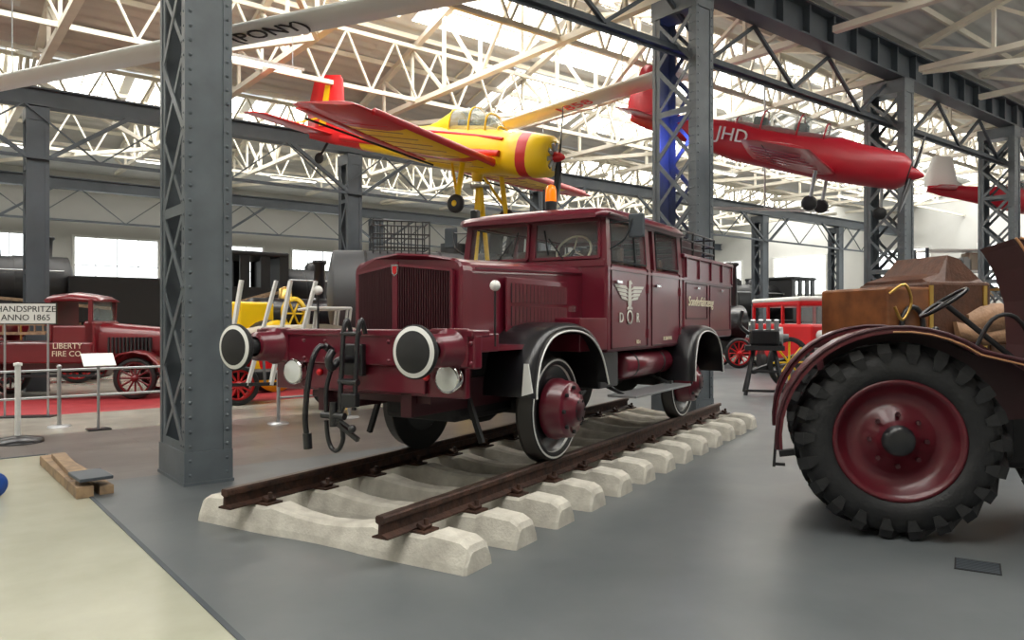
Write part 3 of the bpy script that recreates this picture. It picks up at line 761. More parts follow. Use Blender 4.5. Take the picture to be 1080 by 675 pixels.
def blade(b, ang, L, m=BLACK, x=.03):
    rings = []
    c, s_ = math.cos(ang), math.sin(ang)
    for r_, w, tw in ((.06, .04, .9), (.25*L, .075, .8), (.55*L, .085, .5), (.85*L, .07, .3), (L, .025, .25)):
        o = V3((x, r_*c, r_*s_)); t = V3((math.sin(tw), -s_*math.cos(tw), c*math.cos(tw))); n_ = V3((math.cos(tw), s_*math.sin(tw), -c*math.sin(tw)))
        rings.append([o+t*w, o+n_*.012, o-t*w, o-n_*.012])
    b.loft(m, rings)

b = B('crop_duster_airplane', T(.90, 14.8, 4.78, -30, 9.5, -1))
fs = [(-.10, .30, 0, .30, YEL), (-.16, .40, 0, .40, YEL), (-.5, .44, 0, .44, YEL), (-.72, .45, 0, .45, RED), (-1.02, .44, 0, .44, YEL), (-1.06, .40, .0, .42, YEL), (-1.7, .40, .03, .50, YEL), (-2.7, .36, .05, .46, YEL), (-3.6, .28, .08, .36, YEL), (-5.0, .18, .12, .25, YEL), (-6.0, .11, .15, .20, RED), (-6.7, .05, .18, .14, RED)]
b.loft(YEL, [ell(x, w, z, h) for x, w, z, h, m in fs], mats=[m for *_, m in fs[1:]])
b.lathe(BLACKM, (-.12, 0, 0), (1, 0, 0), [(0, .33), (.012, .3), (.012, 0)], 24)
for k in range(9):
    a = 2*math.pi*k/9; b.cyl(STEEL, (-.1, .1*math.cos(a), .1*math.sin(a)), (-.1, .27*math.cos(a), .27*math.sin(a)), .045, seg=8)
b.lathe(RED, (-.08, 0, 0), (1, 0, 0), [(0, .11), (.1, .1), (.2, .05), (.24, 0)], 16)
for k in range(2): blade(b, math.radians(100+180*k), .95)
ck = [(-1.35, .20, .42, .10), (-1.6, .30, .52, .25), (-2.0, .32, .55, .34), (-2.5, .30, .52, .30), (-2.9, .22, .42, .15), (-3.3, .1, .36, .06)]
b.loft(CANOPY, [ell(x, w, z, h, 16, .7) for x, w, z, h in ck[:4]])
b.loft(YEL, [ell(x, w, z, h, 16, .7) for x, w, z, h in ck[3:]])
for x, w, z, h in ck[:4]: b.tube(YEL, ell(x, w+.004, z, h+.004, 16, .7), .018, 6, closed=True)
b.bx(BLACKM, -2.4, -2.0, -.15, .15, .3, .62, .04)
for sg in (-1, 1):
    st = [(0, 1.9, .26, YELU), (.9, 1.88, .25, YELU), (1.15, 1.86, .24, RED), (1.4, 1.84, .23, YELU), (3.1, 1.65, .19, YELU), (3.5, 1.6, .18, RED), (4.3, 1.5, .14, RED), (4.45, 1.2, .06, RED)]
    b.loft(YELU, [airring((-1.15-.02*yy, sg*(yy), -.30+.03*yy), c_, t_) for yy, c_, t_, m in st], mats=[m for *_, m in st[1:]])
    b.loft(RED, [airring((-2.80, sg*.5, -.32), .40, .07), airring((-2.60, sg*4.1, -.19), .30, .06)])
    b.loft(RED, [airring((-1.12, sg*.45, -.29), .14, .16), airring((-1.20, sg*4.0, -.18), .12, .12)])
    for k in range(8):
        yy = .5+k*.42; b.bar(RED if k == 7 else TRIMT, (-1.35-.02*yy, sg*yy, -.41+.035*yy), (-2.75+.04*yy, sg*yy, -.36+.033*yy), .015, .012)
    b.loft(RED, [airring((-5.9, sg*.05, .16), .95, .09), airring((-6.02, sg*1.9, .16), .75, .07), airring((-6.1, sg*2.05, .16), .55, .03)])
    b.loft(YEL, [airring((-6.1, sg*.6, .165), .45, .09), airring((-6.15, sg*1.5, .165), .4, .08)])
    b.bar(YEL, (-6.3, sg*1.0, .17), (-6.2, 0, .6), .03)
    b.cyl(YEL, (-1.7, sg*.75, -.35), (-1.55, sg*.95, -1.15), .055); b.cyl(YEL, (-2.1, sg*.55, -.35), (-1.6, sg*.93, -1.0), .03)
    b.lathe(RUBBER, (-1.55, sg*.92, -1.2), (0, sg, 0), [(0, .06), (0, .14), (.03, .18), (.1, .18), (.13, .14), (.13, .06)], 24); b.lathe(YEL, (-1.55, sg*.92, -1.2), (0, sg, 0), [(.02, .09), (.12, .09), (.13, 0)], 16)
    b.tube(RED, [(-1.1, sg*.42, -.08), (-2.7, sg*.36, -.08), (-3.6, sg*.28, -.03), (-5.6, sg*.14, .08)], .07, 6, sub=3)
    b.tube(RED, [(-1.1, sg*.36, .22), (-2.7, sg*.30, .30), (-3.6, sg*.23, .30), (-5.6, sg*.10, .26)], .04, 6, sub=3)
    b.cyl(BLACKM, (-2.6, sg*.5, -.42), (-2.7, sg*4.0, -.33), .02)
b.loft(RED, [finring((-5.45, 0, .15), 1.35, .12), finring((-5.7, 0, .7), 1.2, .10), finring((-5.9, 0, 1.45), .9, .07), finring((-6.0, 0, 1.55), .7, .03)])
b.prism(YEL, [(-.12, .25), (.1, .25), (.06, 1.2), (-.08, 1.2)], (-6.3, -.065, .1), (1, 0, 0), (0, 0, 1), (0, .13, 0))
b.cyl(BLACKM, (-6.1, 0, 0), (-6.3, 0, -.35), .03); b.lathe(RUBBER, (-6.32, -.05, -.4), (0, 1, 0), [(0, 0), (0, .1), (.03, .13), (.07, .13), (.1, .1), (.1, 0)], 16)
b.cyl(YEL, (-1.8, 0, -.4), (-1.8, 0, -.62), .15, .1)
b.done()
b = B('airplane_support_stand')
for p in ((-.95, 15.5), (-.25, 16.1)):
    b.cyl(YEL, (p[0], p[1], 0), (-.65, 15.72, 4.34), .05, seg=10)
b.cyl(YEL, (-1.1, 16.1, 0), (-.7, 15.76, 4.34), .05, seg=10)
b.bar(YEL, (-.9, 15.55, .9), (-.35, 16.05, .9), .06); b.box(STEEL, (-.66, 15.73, 4.36), (.4, .4, .04))
b.done()

def light_plane(name, M, body, under, letters=None, tailm=None):
    b = B(name, M)
    fs = [(0, .12, 0, .12), (-.05, .24, 0, .24), (-.2, .34, 0, .34), (-.9, .38, .0, .38), (-1.3, .36, .02, .42), (-3.2, .32, .05, .40), (-4.2, .2, .10, .27), (-5.2, .09, .16, .18), (-5.6, .04, .18, .1)]
    b.loft(body, [ell(*f) for f in fs])
    b.lathe(body, (0, 0, 0), (1, 0, 0), [(-.02, .12), (.1, .1), (.22, .03), (.24, 0)], 16)
    b.lathe(BLACKM, (-.03, 0, -.0), (1, 0, 0), [(0, .21), (.02, .2), (.02, .13)], 24)
    for k in range(2): blade(b, math.radians(60+180*k), .85)
    ck = [(-1.25, .12, .36, .05), (-1.6, .27, .44, .2), (-2.1, .29, .47, .27), (-2.8, .28, .46, .25), (-3.3, .2, .4, .12), (-3.6, .08, .36, .04)]
    b.loft(CANOPY, [ell(x, w, z, h, 16, .8) for x, w, z, h in ck])
    for x, w, z, h in ck[1:5]: b.tube(body, ell(x, w+.004, z, h+.004, 16, .8), .016, 6, closed=True)
    for x in (-1.9, -2.7): b.bx(BLACKM, x-.3, x-.05, -.15, .15, .25, .58, .05)
    for sg in (-1, 1):
        st = [(0, 1.6, .22), (1.2, 1.45, .18), (2.9, 1.15, .11), (3.15, .8, .04)]
        R_ = [airring((-1.20-.04*yy, sg*yy, -.26+.05*yy), c_, t_) for yy, c_, t_ in st]
        b.loft(body, R_)
        for k in range(6):
            yy = .6+k*.40; c_ = 1.5-.13*yy
            b.bar(under, (-1.4-.04*yy, sg*yy, -.32+.045*yy), (-1.2-c_, sg*yy, -.305+.05*yy), .04, .02)
        b.bar(BLACKM, (-2.3, sg*.5, -.28), (-2.1, sg*2.9, -.14), .012, .012)
        b.loft(body, [airring((-4.75, sg*.03, .2), .8, .07), airring((-4.9, sg*1.35, .2), .55, .05), airring((-5.0, sg*1.45, .2), .4, .02)])
        b.cyl(STEEL, (-1.5, sg*.8, -.25), (-1.45, sg*.8, -.85), .035)
        b.lathe(RUBBER, (-1.45, sg*.8-.05, -.88), (0, 1, 0), [(0, 0), (0, .10), (.03, .14), (.08, .14), (.10, .10), (.10, 0)], 20)
    b.cyl(STEEL, (-.4, 0, -.3), (-.3, 0, -.75), .03); b.lathe(RUBBER, (-.3, -.05, -.80), (0, 1, 0), [(0, 0), (0, .08), (.03, .12), (.07, .12), (.1, .08), (.1, 0)], 20)
    b.loft(tailm or body, [finring((-4.3, 0, .22), 1.4, .05), finring((-4.75, 0, .5), 1.0, .09), finring((-5.0, 0, 1.2), .62, .06), finring((-5.08, 0, 1.28), .45, .02)])
    if letters:
        b.text(WHITE, letters, (-3.28, -.345, .12), (1, .06, 0), (0, .0, 1), .36, ext=.02)
    b.done()
light_plane('trainer_airplane', T(7.30, 13.9, 4.28, -28, 16, 5.5), RED2, RED2L, letters='JHD')
light_plane('trainer_airplane', T(17.2, 21.2, 4.7, -20, 8, 4, .9), RED2, RED2L, tailm=WHITE)

# glider wings
def wing(name, p0, p1, c0, c1, txt, tpos, tsz, tm):
    b = B(name)
    p0 = V3(p0); p1 = V3(p1); d = (p1-p0).normalized(); f = V3((d.y, -d.x, 0)).normalized()
    def R(p, c, th):
        up = [0, .04, .2, .5, 1.0]; zz = [0, .5, 1, .8, .05]; pts = []
        for x, z in zip(up, zz): pts.append(p-f*x*c+V3((0, 0, z*th*.6)))
        for x, z in list(zip(up, zz))[-1:0:-1]: pts.append(p-f*x*c-V3((0, 0, z*th*.4)))
        return pts
    n_ = 6
    b.loft(WHITE, [R(p0+(p1-p0)*(i/n_), c0+(c1-c0)*i/n_, .13*(c0+(c1-c0)*i/n_)+.03) for i in range(n_+1)])
    c = p0+(p1-p0)*tpos; cc_ = c0+(c1-c0)*tpos
    b.text(tm, txt, c-f*(cc_*.42)-V3((0, 0, .12*cc_*.4+.025)), d, f, tsz, ext=.004)
    for k in (.3, .8):
        c = p0+(p1-p0)*k; b.cyl(STEEL, c, (c.x, c.y, 7.1), .008, seg=6)
    b.done()
wing('glider_wing', (-9.5, 11.2, 4.80), (.4, 6.9, 4.90), .42, .55, '(PONY)', .675, .32, BLACKM)
wing('glider_wing', (-1.2, 17.6, 5.9), (3.0, 14.2, 6.35), .6, .8, '1858', .55, .45, RED)
b = B('rotor_blade'); b.bar(WHITE, (4.0, 16.2, 4.0), (7.2, 17.4, 4.1), .22, .035); b.cyl(STEEL, (5.6, 16.8, 4.05), (5.6, 16.8, 7.1), .02); b.done()

# ------------------------------------------------------------------ steam locomotive
def loco(name, M):
    b = B(name, M); BL = LOCOB
    b.lathe(BL, (0, 0, 2.6), (1, 0, 0), [(-4, .0), (-4, .85), (1.2, .85), (1.22, .88), (2.6, .88), (2.62, .82), (2.7, .6), (2.75, 0)], 32)
    b.lathe(STEEL, (2.72, 0, 2.6), (1, 0, 0), [(0, .12), (.06, .1), (.06, 0)], 12)
    b.lathe(BL, (2.0, 0, 3.35), (0, 0, 1), [(0, .32), (.12, .22), (.6, .24), (.66, .30), (.72, .28), (.72, 0)], 20)
    for x, r_, h in ((.6, .36, .55), (-.8, .38, .5), (-2.4, .3, .45)):
        b.lathe(BL, (x, 0, 3.3), (0, 0, 1), [(0, r_), (h*.6, r_*.95), (h*.9, r_*.6), (h, 0)], 20)
    for x in (-3, -1.5, 0, 1.2): b.lathe(BLACKM, (x, 0, 2.6), (1, 0, 0), [(0, .87), (.05, .87)], 32)
    b.bx(BLACKM, -4.2, 3.2, -1.4, 1.4, 1.55, 1.63); b.bx(RED, 3.1, 3.25, -1.4, 1.4, 1.0, 1.45)
    b.bx(BL, -6, -4, -1.4, 1.4, 1.5, 2.7, .03); b.bx(BL, -6.2, -3.9, -1.5, 1.5, 3.75, 3.9, .05)
    b.bx(BL, -4.1, -4.0, -1.4, 1.4, 2.7, 3.8)
    for x in (-5.95, -5.4, -4.7, -4.05):
        for y in (-1.38, 1.38): b.bx(BL, x-.16, x+.16, y-.04, y+.04, 2.6, 3.8)
    for x in (-3, -1.4, .2):
        for y in (-.8, .8):
            b.lathe(RED, (x, y-.07, .72), (0, 1, 0), [(0, 0), (0, .7), (.05, .74), (.14, .70), (.14, .6), (.1, .55), (.1, .15), (.16, .12), (.16, 0)], 28, mats=[BLACKM, STEEL, STEEL, BLACK, BLACK, RED, RED, RED])
    for x in (1.8, 2.8):
        for y in (-.8, .8): b.lathe(RED, (x, y-.06, .45), (0, 1, 0), [(0, 0), (0, .43), (.12, .43), (.12, 0)], 20)
    for y in (-1.1, 1.1):
        b.cyl(BL, (1.7, y, .95), (2.7, y, .95), .3); b.bar(STEEL, (-3, y, .7), (1.7, y, .9), .08, .12)
        b.cyl(STEEL, (-3.9, y*.85, 3.0), (2.4, y*.85, 3.0), .03, seg=8)
        b.lathe(BL, (3.25, y*.8, 1.2), (1, 0, 0), [(0, .1), (.3, .1), (.3, .2), (.35, .2), (.35, 0)], 16)
        b.lathe(CHROME, (3.0, y*.7, 1.85), (1, 0, 0), [(0, 0), (0, .12), (.15, .12), (.15, 0)], 12)
        b.cyl(BL, (-.9, y*.98, 1.63), (-.9, y*.98, 2.3), .16); b.bx(BL, .2, 1.1, min(y*.9, y*1.15), max(y*.9, y*1.15), 1.63, 2.2, .04)
    b.bx(BL, -10.5, -6.5, -1.35, 1.35, 1.2, 2.9, .04); b.bx(BLACKM, -10.5, -6.3, -1.2, 1.2, .8, 1.2)
    for x in (-10, -8.9, -7.8, -6.9):
        for y in (-.8, .8): b.lathe(RED, (x, y-.06, .5), (0, 1, 0), [(0, 0), (0, .48), (.12, .48), (.12, 0)], 20)
    return b.done()
lo = loco('steam_locomotive', HM @ T(14.2, 26.6, 0, 0))
dup(lo, HM @ T(1.2, 26.2, 0, 0)); dup(lo, HM @ T(32.6, 23.4, 0, 180)); dup(lo, HM @ T(23.5, 29.2, 0, 180))

# ------------------------------------------------------------------ fire engine
def spoked(b, x, y, r, m, w=.12, n=12, sg=1):
    b.lathe(RUBBER, (x, y, r), (0, 1, 0), [(0, r-.09), (0, r-.03), (.03, r), (w-.03, r), (w, r-.03), (w, r-.09), (0, r-.09)], 32)
    b.lathe(m, (x, y, r), (0, 1, 0), [(.02, r-.13), (.02, r-.08), (w-.02, r-.08), (w-.02, r-.13), (.02, r-.13)], 32)
    b.lathe(m, (x, y, r), (0, 1, 0), [(-.04, 0), (-.04, .07), (w+.04, .07), (w+.04, 0)], 16)
    for k in range(n):
        a = 2*math.pi*k/n; b.cyl(m, (x+.05*math.cos(a), y+w/2, r+.05*math.sin(a)), (x+(r-.1)*math.cos(a), y+w/2, r+(r-.1)*math.sin(a)), .022, seg=6)
b = B('fire_engine', T(-9.25, 15.9, 0, 6, sc=.92))
for x in (1.7, -1.7):
    for y in (-.85, .73): spoked(b, x, y, .46, FIRE)
    b.cyl(BLACKM, (x, -.8, .46), (x, .8, .46), .05)
for y in (-.4, .4): b.bx(FIRE, -2.6, 2.3, y-.05, y+.05, .62, .78)
b.loft(FIRE, [[V3((x, w*math.copysign(abs(math.cos(a))**.5, math.cos(a)), .75+h*max(0, math.sin(a))**.5 if math.sin(a) > 0 else .75)) for a in [2*math.pi*k/24 for k in range(24)]] for x, w, h in ((.75, .5, .95), (1.2, .46, .9), (2.1, .40, .82), (2.12, .40, .82))])
b.bx(CHROME, 2.1, 2.16, -.40, .40, .75, 1.60, .02); b.bx(BLACKM, 2.15, 2.17, -.34, .34, .82, 1.52)
for k in range(12): b.bx(BLACKM, 1.0+k*.08, 1.04+k*.08, -.50, -.40, 1.0, 1.35)
for sg in (-1, 1):
    prof = [(1.1, .55), (1.18, .85), (1.4, 1.03), (1.7, 1.08), (2.0, 1.02), (2.2, .82), (2.28, .6)]
    b.loft(FIRE, [[V3((p[0], sg*.5, p[1])), V3((p[0], sg*.92, p[1]-.02)), V3((p[0]*.995, sg*.94, p[1]-.06)), V3((p[0], sg*.5, p[1]-.03))] for p in prof])
    prof = [(-2.3, .55), (-2.22, .85), (-2.0, 1.03), (-1.7, 1.08), (-1.4, 1.02), (-1.2, .82), (-1.12, .6)]
    b.loft(FIRE, [[V3((p[0], sg*.6, p[1])), V3((p[0], sg*.92, p[1]-.02)), V3((p[0], sg*.94, p[1]-.06)), V3((p[0], sg*.6, p[1]-.03))] for p in prof])
    b.bx(BLACKM, -1.1, 1.1, sg*.75-.15, sg*.75+.15, .5, .54)
    b.lathe(CHROME, (2.3, sg*.45, 1.2), (1, 0, 0), [(-.18, 0), (-.12, .1), (0, .13), (.02, .12), (.03, 0)], 20, mats=[CHROME]*3+[LAMPG])
    b.bar(BRASS, (-2.4, sg*.72, 1.75), (-.2, sg*.72, 1.75), .04)
    for x in (-2.3, -1.5, -.7): b.cyl(BRASS, (x, sg*.72, 1.3), (x, sg*.72, 1.77), .02, seg=8)
    for z in (1.45, 1.65): b.bar(WOOD, (-2.7, sg*.84, z), (-.15, sg*.84, z), .04, .06)
    for k in range(8): b.bar(WOOD, (-2.6+k*.32, sg*.84, 1.45), (-2.6+k*.32, sg*.84, 1.65), .03)
b.bx(FIRE, -2.6, .75, -.7, .7, .78, 1.25, .04); b.bx(FIRE, -.1, .8, -.66, .66, 1.2, 1.62, .04)
b.bx(FIRE, .55, .8, -.66, .66, .8, 1.72, .05); b.bx(BLACKM, -.1, .35, -.6, .6, 1.42, 1.55, .05); b.bx(FIRE, -.22, -.1, -.66, .66, 1.25, 2.2, .04)
b.loft(FIRE, [[V3((x, w*c_, z)) for c_, z in ((-1, 2.16), (-.9, 2.16+h), (-.5, 2.2+h*1.3), (.5, 2.2+h*1.3), (.9, 2.16+h), (1, 2.16))] for x, w, h in ((-.30, .62, .02), (-.22, .66, .08), (.3, .68, .12), (.75, .66, .06), (.85, .6, .01))])
for x in (-.2, .7):
    for y in (-.63, .63): b.bx(FIRE, x-.04, x+.04, y-.03, y+.03, 1.6, 2.2)
b.add([V3((.7, -.6, 1.72)), V3((.7, .6, 1.72)), V3((.66, .6, 2.15)), V3((.66, -.6, 2.15))], [(0,1,2,3)], CANOPY)
b.lathe(FIRE, (-1.5, -.5, 1.62), (0, 1, 0), [(0, 0), (0, .36), (.04, .36), (.05, .2), (.95, .2), (.96, .36), (1.0, .36), (1.0, 0)], 24)
ring = [V3((.42+.05*math.sin(a), .25+.2*math.cos(a), 1.82+.19*math.sin(a))) for a in [2*math.pi*k/20 for k in range(20)]]
b.tube(BLACK, ring, .014, 6, closed=True)
b.text(CREAM, 'LIBERTY\nFIRE CO.', (.25, -.715, 1.08), (1, 0, 0), (0, 0, 1), .17)
b.bx(CHROME, 2.25, 2.32, -.85, .85, .5, .6, .02)
b.done()
b = B('antique_hand_pump', T(-12.0, 19.6, 0, 10))
for x in (-.8, .9):
    for y in (-.6, .5): spoked(b, x, y, .5, RED)
b.bx(FIRE, -1.4, 1.4, -.45, .45, .6, 1.15, .03); b.cyl(BRASS, (-.3, 0, 1.15), (-.3, 0, 1.8), .16); b.cyl(BRASS, (.3, 0, 1.15), (.3, 0, 1.8), .16)
b.bar(WOOD, (-1.5, 0, 2.2), (1.5, 0, 1.9), .08); b.cyl(BLACKM, (0, 0, 1.15), (0, 0, 2.1), .05)
b.done()

b = B('information_sign', T(-8.0, 12.5, 0, 10, sc=.93))
b.bx(BLACK, -.5, .5, -.015, .015, 1.64, 2.03); b.bx(WHITE, -.48, .48, -.022, -.014, 1.66, 2.01)
b.text(BLACKM, 'HANDSPRITZE\nANNO 1865', (0, -.024, 1.835), (1, 0, 0), (0, 0, 1), .15, ext=.002)
for x in (-.35, .35): b.cyl(STEEL, (x, 0, 0), (x, 0, 1.65), .02, seg=8)
b.bx(BLACK, -.45, .45, -.15, .15, 0, .02); b.done()

def barrier(pts, name='barrier_railing', h=.95, rails=(.5, .92)):
    b = B(name)
    for p in pts:
        b.cyl(STEEL, (p[0], p[1], 0), (p[0], p[1], h), .028, seg=12); b.lathe(STEEL, (p[0], p[1], 0), (0, 0, 1), [(0, .16), (.02, .15), (.035, .04)], 20); b.sphere(STEEL, (p[0], p[1], h), .035)
    for i in range(len(pts)-1):
        for z in rails: b.cyl(STEEL, (pts[i][0], pts[i][1], z), (pts[i+1][0], pts[i+1][1], z), .018, seg=8)
    b.done()
barrier([tuple(H(u, 13.1)[:2]) for u in (-4.5, -2.4, -.3, 1.8, 3.9)], h=.9, rails=(.45, .85))
barrier([tuple(H(u, 11.4)[:2]) for u in (4.5, 5.7, 6.9)], h=.8, rails=(.4, .75))
b = B('rope_barrier_post', T(-6.45, 9.9, 0)); b.cyl(WHITE, (0, 0, 0), (0, 0, 1.0), .035); b.lathe(BLACK, (0, 0, 0), (0, 0, 1), [(0, .30), (.05, .29), (.09, .06), (.1, .0)], 24); b.lathe(WHITE, (0, 0, 1.0), (0, 0, 1), [(0, .05), (.04, .05), (.05, 0)], 12); b.done()
for (u, v) in ((.3, 12.4), (2.2, 12.4)):
    b = B('information_panel', HM @ T(u, v, 0)); b.box(WHITE, (0, 0, 1.02), (.42, .3, .015), Euler((.6, 0, 0))); b.cyl(STEEL, (0, 0, 0), (0, 0, 1.0), .02, seg=8); b.bx(BLACK, -.15, .15, -.12, .12, 0, .02); b.done()

b = B('wooden_planks', T(-4.50, 7.62, 0, -50.5))
b.box(WOOD, (0, 0, .05), (2.1, .14, .1), None, .005); b.box(WOOD, (.1, .15, .04), (1.8, .12, .08), Euler((0, 0, .04)), .005); b.box(WOOD, (-.1, .05, .125), (1.4, .13, .05), Euler((0, 0, -.03)), .005); b.box(GIRD, (.85, .08, .165), (.36, .28, .03), Euler((0, 0.05, .1)), .005)
b.done()
b = B('cable_reel', T(-4.70, 6.85, 0, 60, sc=.8))
for y in (-.07, .07): b.lathe(BLUE, (0, y, .14), (0, 1, 0), [(0, .05), (0, .14), (.015, .14), (.015, .05)], 24)
for k in range(4): b.lathe(BLUE, (0, -.05+k*.033, .14), (0, 1, 0), [(0, .05), (.0, .10), (.016, .115), (.03, .1)], 20)
b.done()
b = B('floor_drain_cover', T(3.02, 4.92, 0, -31)); b.bx(BLACKM, -.13, .13, -.13, .13, 0, .006)
for k in range(7): b.bx(GIRD, -.12, .12, -.115+k*.034, -.10+k*.034, .006, .010)
b.done()

# ------------------------------------------------------------------ midground machines
b = B('tank_wagon', T(-1.4, 18.0, 0, 14))
b.lathe(GREYD, (-2.8, 0, 2.2), (1, 0, 0), [(-.12, 0), (-.08, .5), (0, .92), (.05, 1.0), (5.3, 1.0), (5.35, .92), (5.45, 0)], 36)
for x in (-2.1, -.4, 1, 2): b.lathe(BLACKM, (x, 0, 2.2), (1, 0, 0), [(0, 1.015), (.06, 1.015)], 36)
b.bx(BLACKM, -2.8, 2.6, -.6, .6, 1.0, 1.25)
for x in (-1.8, 1.8):
    for y in (-.75, .65): b.lathe(BLACKM, (x, y-.06, .5), (0, 1, 0), [(0, 0), (0, .5), (.12, .5), (.12, 0)], 24)
for x in [-1.9+.16*i for i in range(9)]:
    for y in (-.45, .45): b.cyl(BLACK, (x, y, 3.1), (x, y, 3.85), .016, seg=6)
for z in (3.25, 3.55, 3.85):
    for y in (-.45, .45): b.cyl(BLACK, (-1.9, y, z), (-.62, y, z), .02, seg=6)
    for x in (-1.9, -.62): b.cyl(BLACK, (x, -.45, z), (x, .45, z), .02, seg=6)
b.cyl(GREYD, (.0, 0, 3.1), (.0, 0, 3.4), .3)
for x in (.5, 1.0, 1.5): b.box(BLACKM, (x, 0, 3.45), (.34, .44, .7), Euler((0, .2, 0)), .06)
b.done()

b = B('steam_roller', T(-5.5, 18.4, 0, 62))
b.lathe(BLACK, (-1, 0, 1.7), (1, 0, 0), [(0, 0), (0, .42), (2.0, .42), (2.02, .46), (2.4, .46), (2.45, 0)], 28)
b.lathe(BLACK, (1.2, 0, 2.1), (0, 0, 1), [(0, .16), (.9, .13), (.95, .18), (1.02, .18), (1.02, 0)], 20)
b.lathe(BRASS, (0, 0, 2.1), (0, 0, 1), [(0, .16), (.25, .15), (.32, 0)], 16)
b.bx(YEL, -1.9, -.9, -.55, .55, .9, 2.0, .05); b.bx(YEL, -1.0, 1.2, -.35, .35, 1.05, 1.35, .03)
for y in (-.95, .6): b.lathe(YEL, (-1.2, y, .8), (0, 1, 0), [(0, 0), (0, .55), (0, .8), (.35, .8), (.35, 0)], 32, mats=[RED, YEL, BLACKM, YEL])
b.lathe(YEL, (1.4, -.5, .6), (0, 1, 0), [(0, 0), (0, .6), (1.0, .6), (1.0, 0)], 32, mats=[YEL, BLACKM, YEL])
b.lathe(YEL, (-.3, -.6, 1.75), (0, 1, 0), [(0, .3), (0, .4), (.06, .4), (.06, .3), (0, .3)], 28)
for k in range(6):
    a = k*math.pi/3; b.cyl(YEL, (-.3, -.57, 1.75), (-.3+.33*math.cos(a), -.57, 1.75+.33*math.sin(a)), .025, seg=6)
b.done()
b = B('vintage_biplane', T(-3.9, 13.6, 0, 20, sc=.9))
b.loft(BEIGE, [ell(x, w, 1.35, h) for x, w, h in ((1.3, .05, .05), (1.2, .25, .27), (.6, .32, .35), (-.6, .28, .32), (-1.6, .1, .14))])
for z in (1.05, 2.0):
    b.box(WHITE, (.55, 0, z), (.8, 2.6, .05), None, .02)
for y in (-1.1, -.6, .6, 1.1):
    for x in (.25, .85): b.cyl(WHITE, (x, y, 1.05), (x+.1, y*1.05, 2.0), .025, seg=8)
blade(b, math.radians(75), .9, WHITE, 1.32); blade(b, math.radians(255), .9, WHITE, 1.32)
for y in (-.5, .5):
    spoked(b, .7, y, .3, WHITE, .07); b.cyl(WHITE, (.7, y, .3), (.4, y*.4, 1.1), .03, seg=8)
b.loft(WHITE, [finring((-1.3, 0, 1.4), .5, .05), finring((-1.4, 0, 1.95), .35, .03)])
b.cyl(BEIGE, (-1.5, 0, 0), (-1.5, 0, 1.3), .04)
for (x, y, tx) in ((-.5, -1.3, .35), (-.9, -1.25, .5), (-1.3, -1.2, .3), (-.2, -1.32, .5)): b.bar(WHITE, (x, y, .6), (x+tx, y+.15, 2.5), .10, .05)
b.bar(BLACKM, (-1.5, -1.25, .62), (.2, -1.3, .62), .06); b.bar(BLACKM, (-1.4, -1.25, 0), (-1.4, -1.25, .62), .06); b.bar(BLACKM, (.1, -1.3, 0), (.1, -1.3, .62), .06); b.bar(BLACKM, (-.6, -1.28, .62), (-.6, -.1, 1.2), .05)
b.done()
b = B('hose_cart', T(-5.35, 14.6, 0, 30))
for y in (-.5, .4): spoked(b, 0, y, .38, RED)
b.bx(BLACKM, -.8, .8, -.4, .4, .45, .62, .03); b.lathe(RED, (0, -.3, .95), (0, 1, 0), [(0, 0), (0, .33), (.03, .33), (.04, .2), (.56, .2), (.57, .33), (.6, .33), (.6, 0)], 24)
b.bar(BLACK, (.8, 0, .5), (1.1, 0, .3), .05); b.done()

b = B('engine_on_stand', T(5.45, 16.4, 0, -15))
for x in (-.4, .4):
    b.bar(BLACKM, (x, -.4, 0), (x*.5, 0, 1.0), .06); b.bar(BLACKM, (x, .4, 0), (x*.5, 0, 1.0), .06)
b.bar(BLACKM, (-.4, -.4, .1), (.4, -.4, .1), .05); b.bar(BLACKM, (-.3, -.2, .5), (.3, -.2, .5), .05)
b.bx(BLACKM, -.4, .4, -.3, .3, .95, 1.05); b.bx(BLACK, -.3, .3, -.22, .22, 1.05, 1.4, .05)
for k in range(4): b.cyl(STEEL, (-.24+k*.16, -.15, 1.38), (-.24+k*.16, -.22, 1.60), .05)
b.lathe(STEEL, (.3, 0, 1.25), (1, 0, 0), [(0, .2), (.08, .2), (.08, .05), (.2, .05), (.2, 0)], 20)
b.tube(BLACK, [(-.3, 0, 1.3), (-.5, 0, 1.5), (-.45, 0, 1.8)], .04, 8, sub=4)
b.done()
b = B('iron_wheel_plough', T(6.5, 17.9, 0, 20))
b.lathe(BLACKM, (0, -.1, .6), (0, 1, 0), [(0, .5), (0, .6), (.08, .6), (.08, .5), (0, .5)], 32)
for k in range(8):
    a = k*math.pi/4; b.cyl(YEL, (0, -.06, .6), (.5*math.cos(a), -.06, .6+.5*math.sin(a)), .025, seg=6)
b.bar(BLACKM, (-1, 0, .4), (1.0, .2, .9), .1); b.lathe(BLACKM, (.9, -.1, .35), (0, 1, 0), [(0, .25), (0, .35), (.06, .35), (.06, .25), (0, .25)], 24)
b.bar(BLACKM, (0, 0, .6), (.9, 0, .35), .06)
b.done()
b = B('small_red_bus', T(8.45, 21.6, 0, -85, sc=1.1))
b.bx(RED, -2.0, 1.6, -.72, .72, .45, 1.35, .06); b.bx(RED, -2.0, .9, -.68, .68, 1.8, 1.98, .06); b.bx(WHITE, -2.02, .92, -.70, .70, 1.92, 2.04, .05)
for x in (-1.95, -1.0, -.1, .8):
    for y in (-.65, .65): b.bx(RED, x-.04, x+.04, y-.03, y+.03, 1.3, 1.85)
b.bar(RED, (.86, 0, 1.3), (.86, 0, 1.85), .05); b.add([V3((.9, -.62, 1.35)), V3((.9, .62, 1.35)), V3((.86, .62, 1.82)), V3((.86, -.62, 1.82))], [(0,1,2,3)], CANOPY)
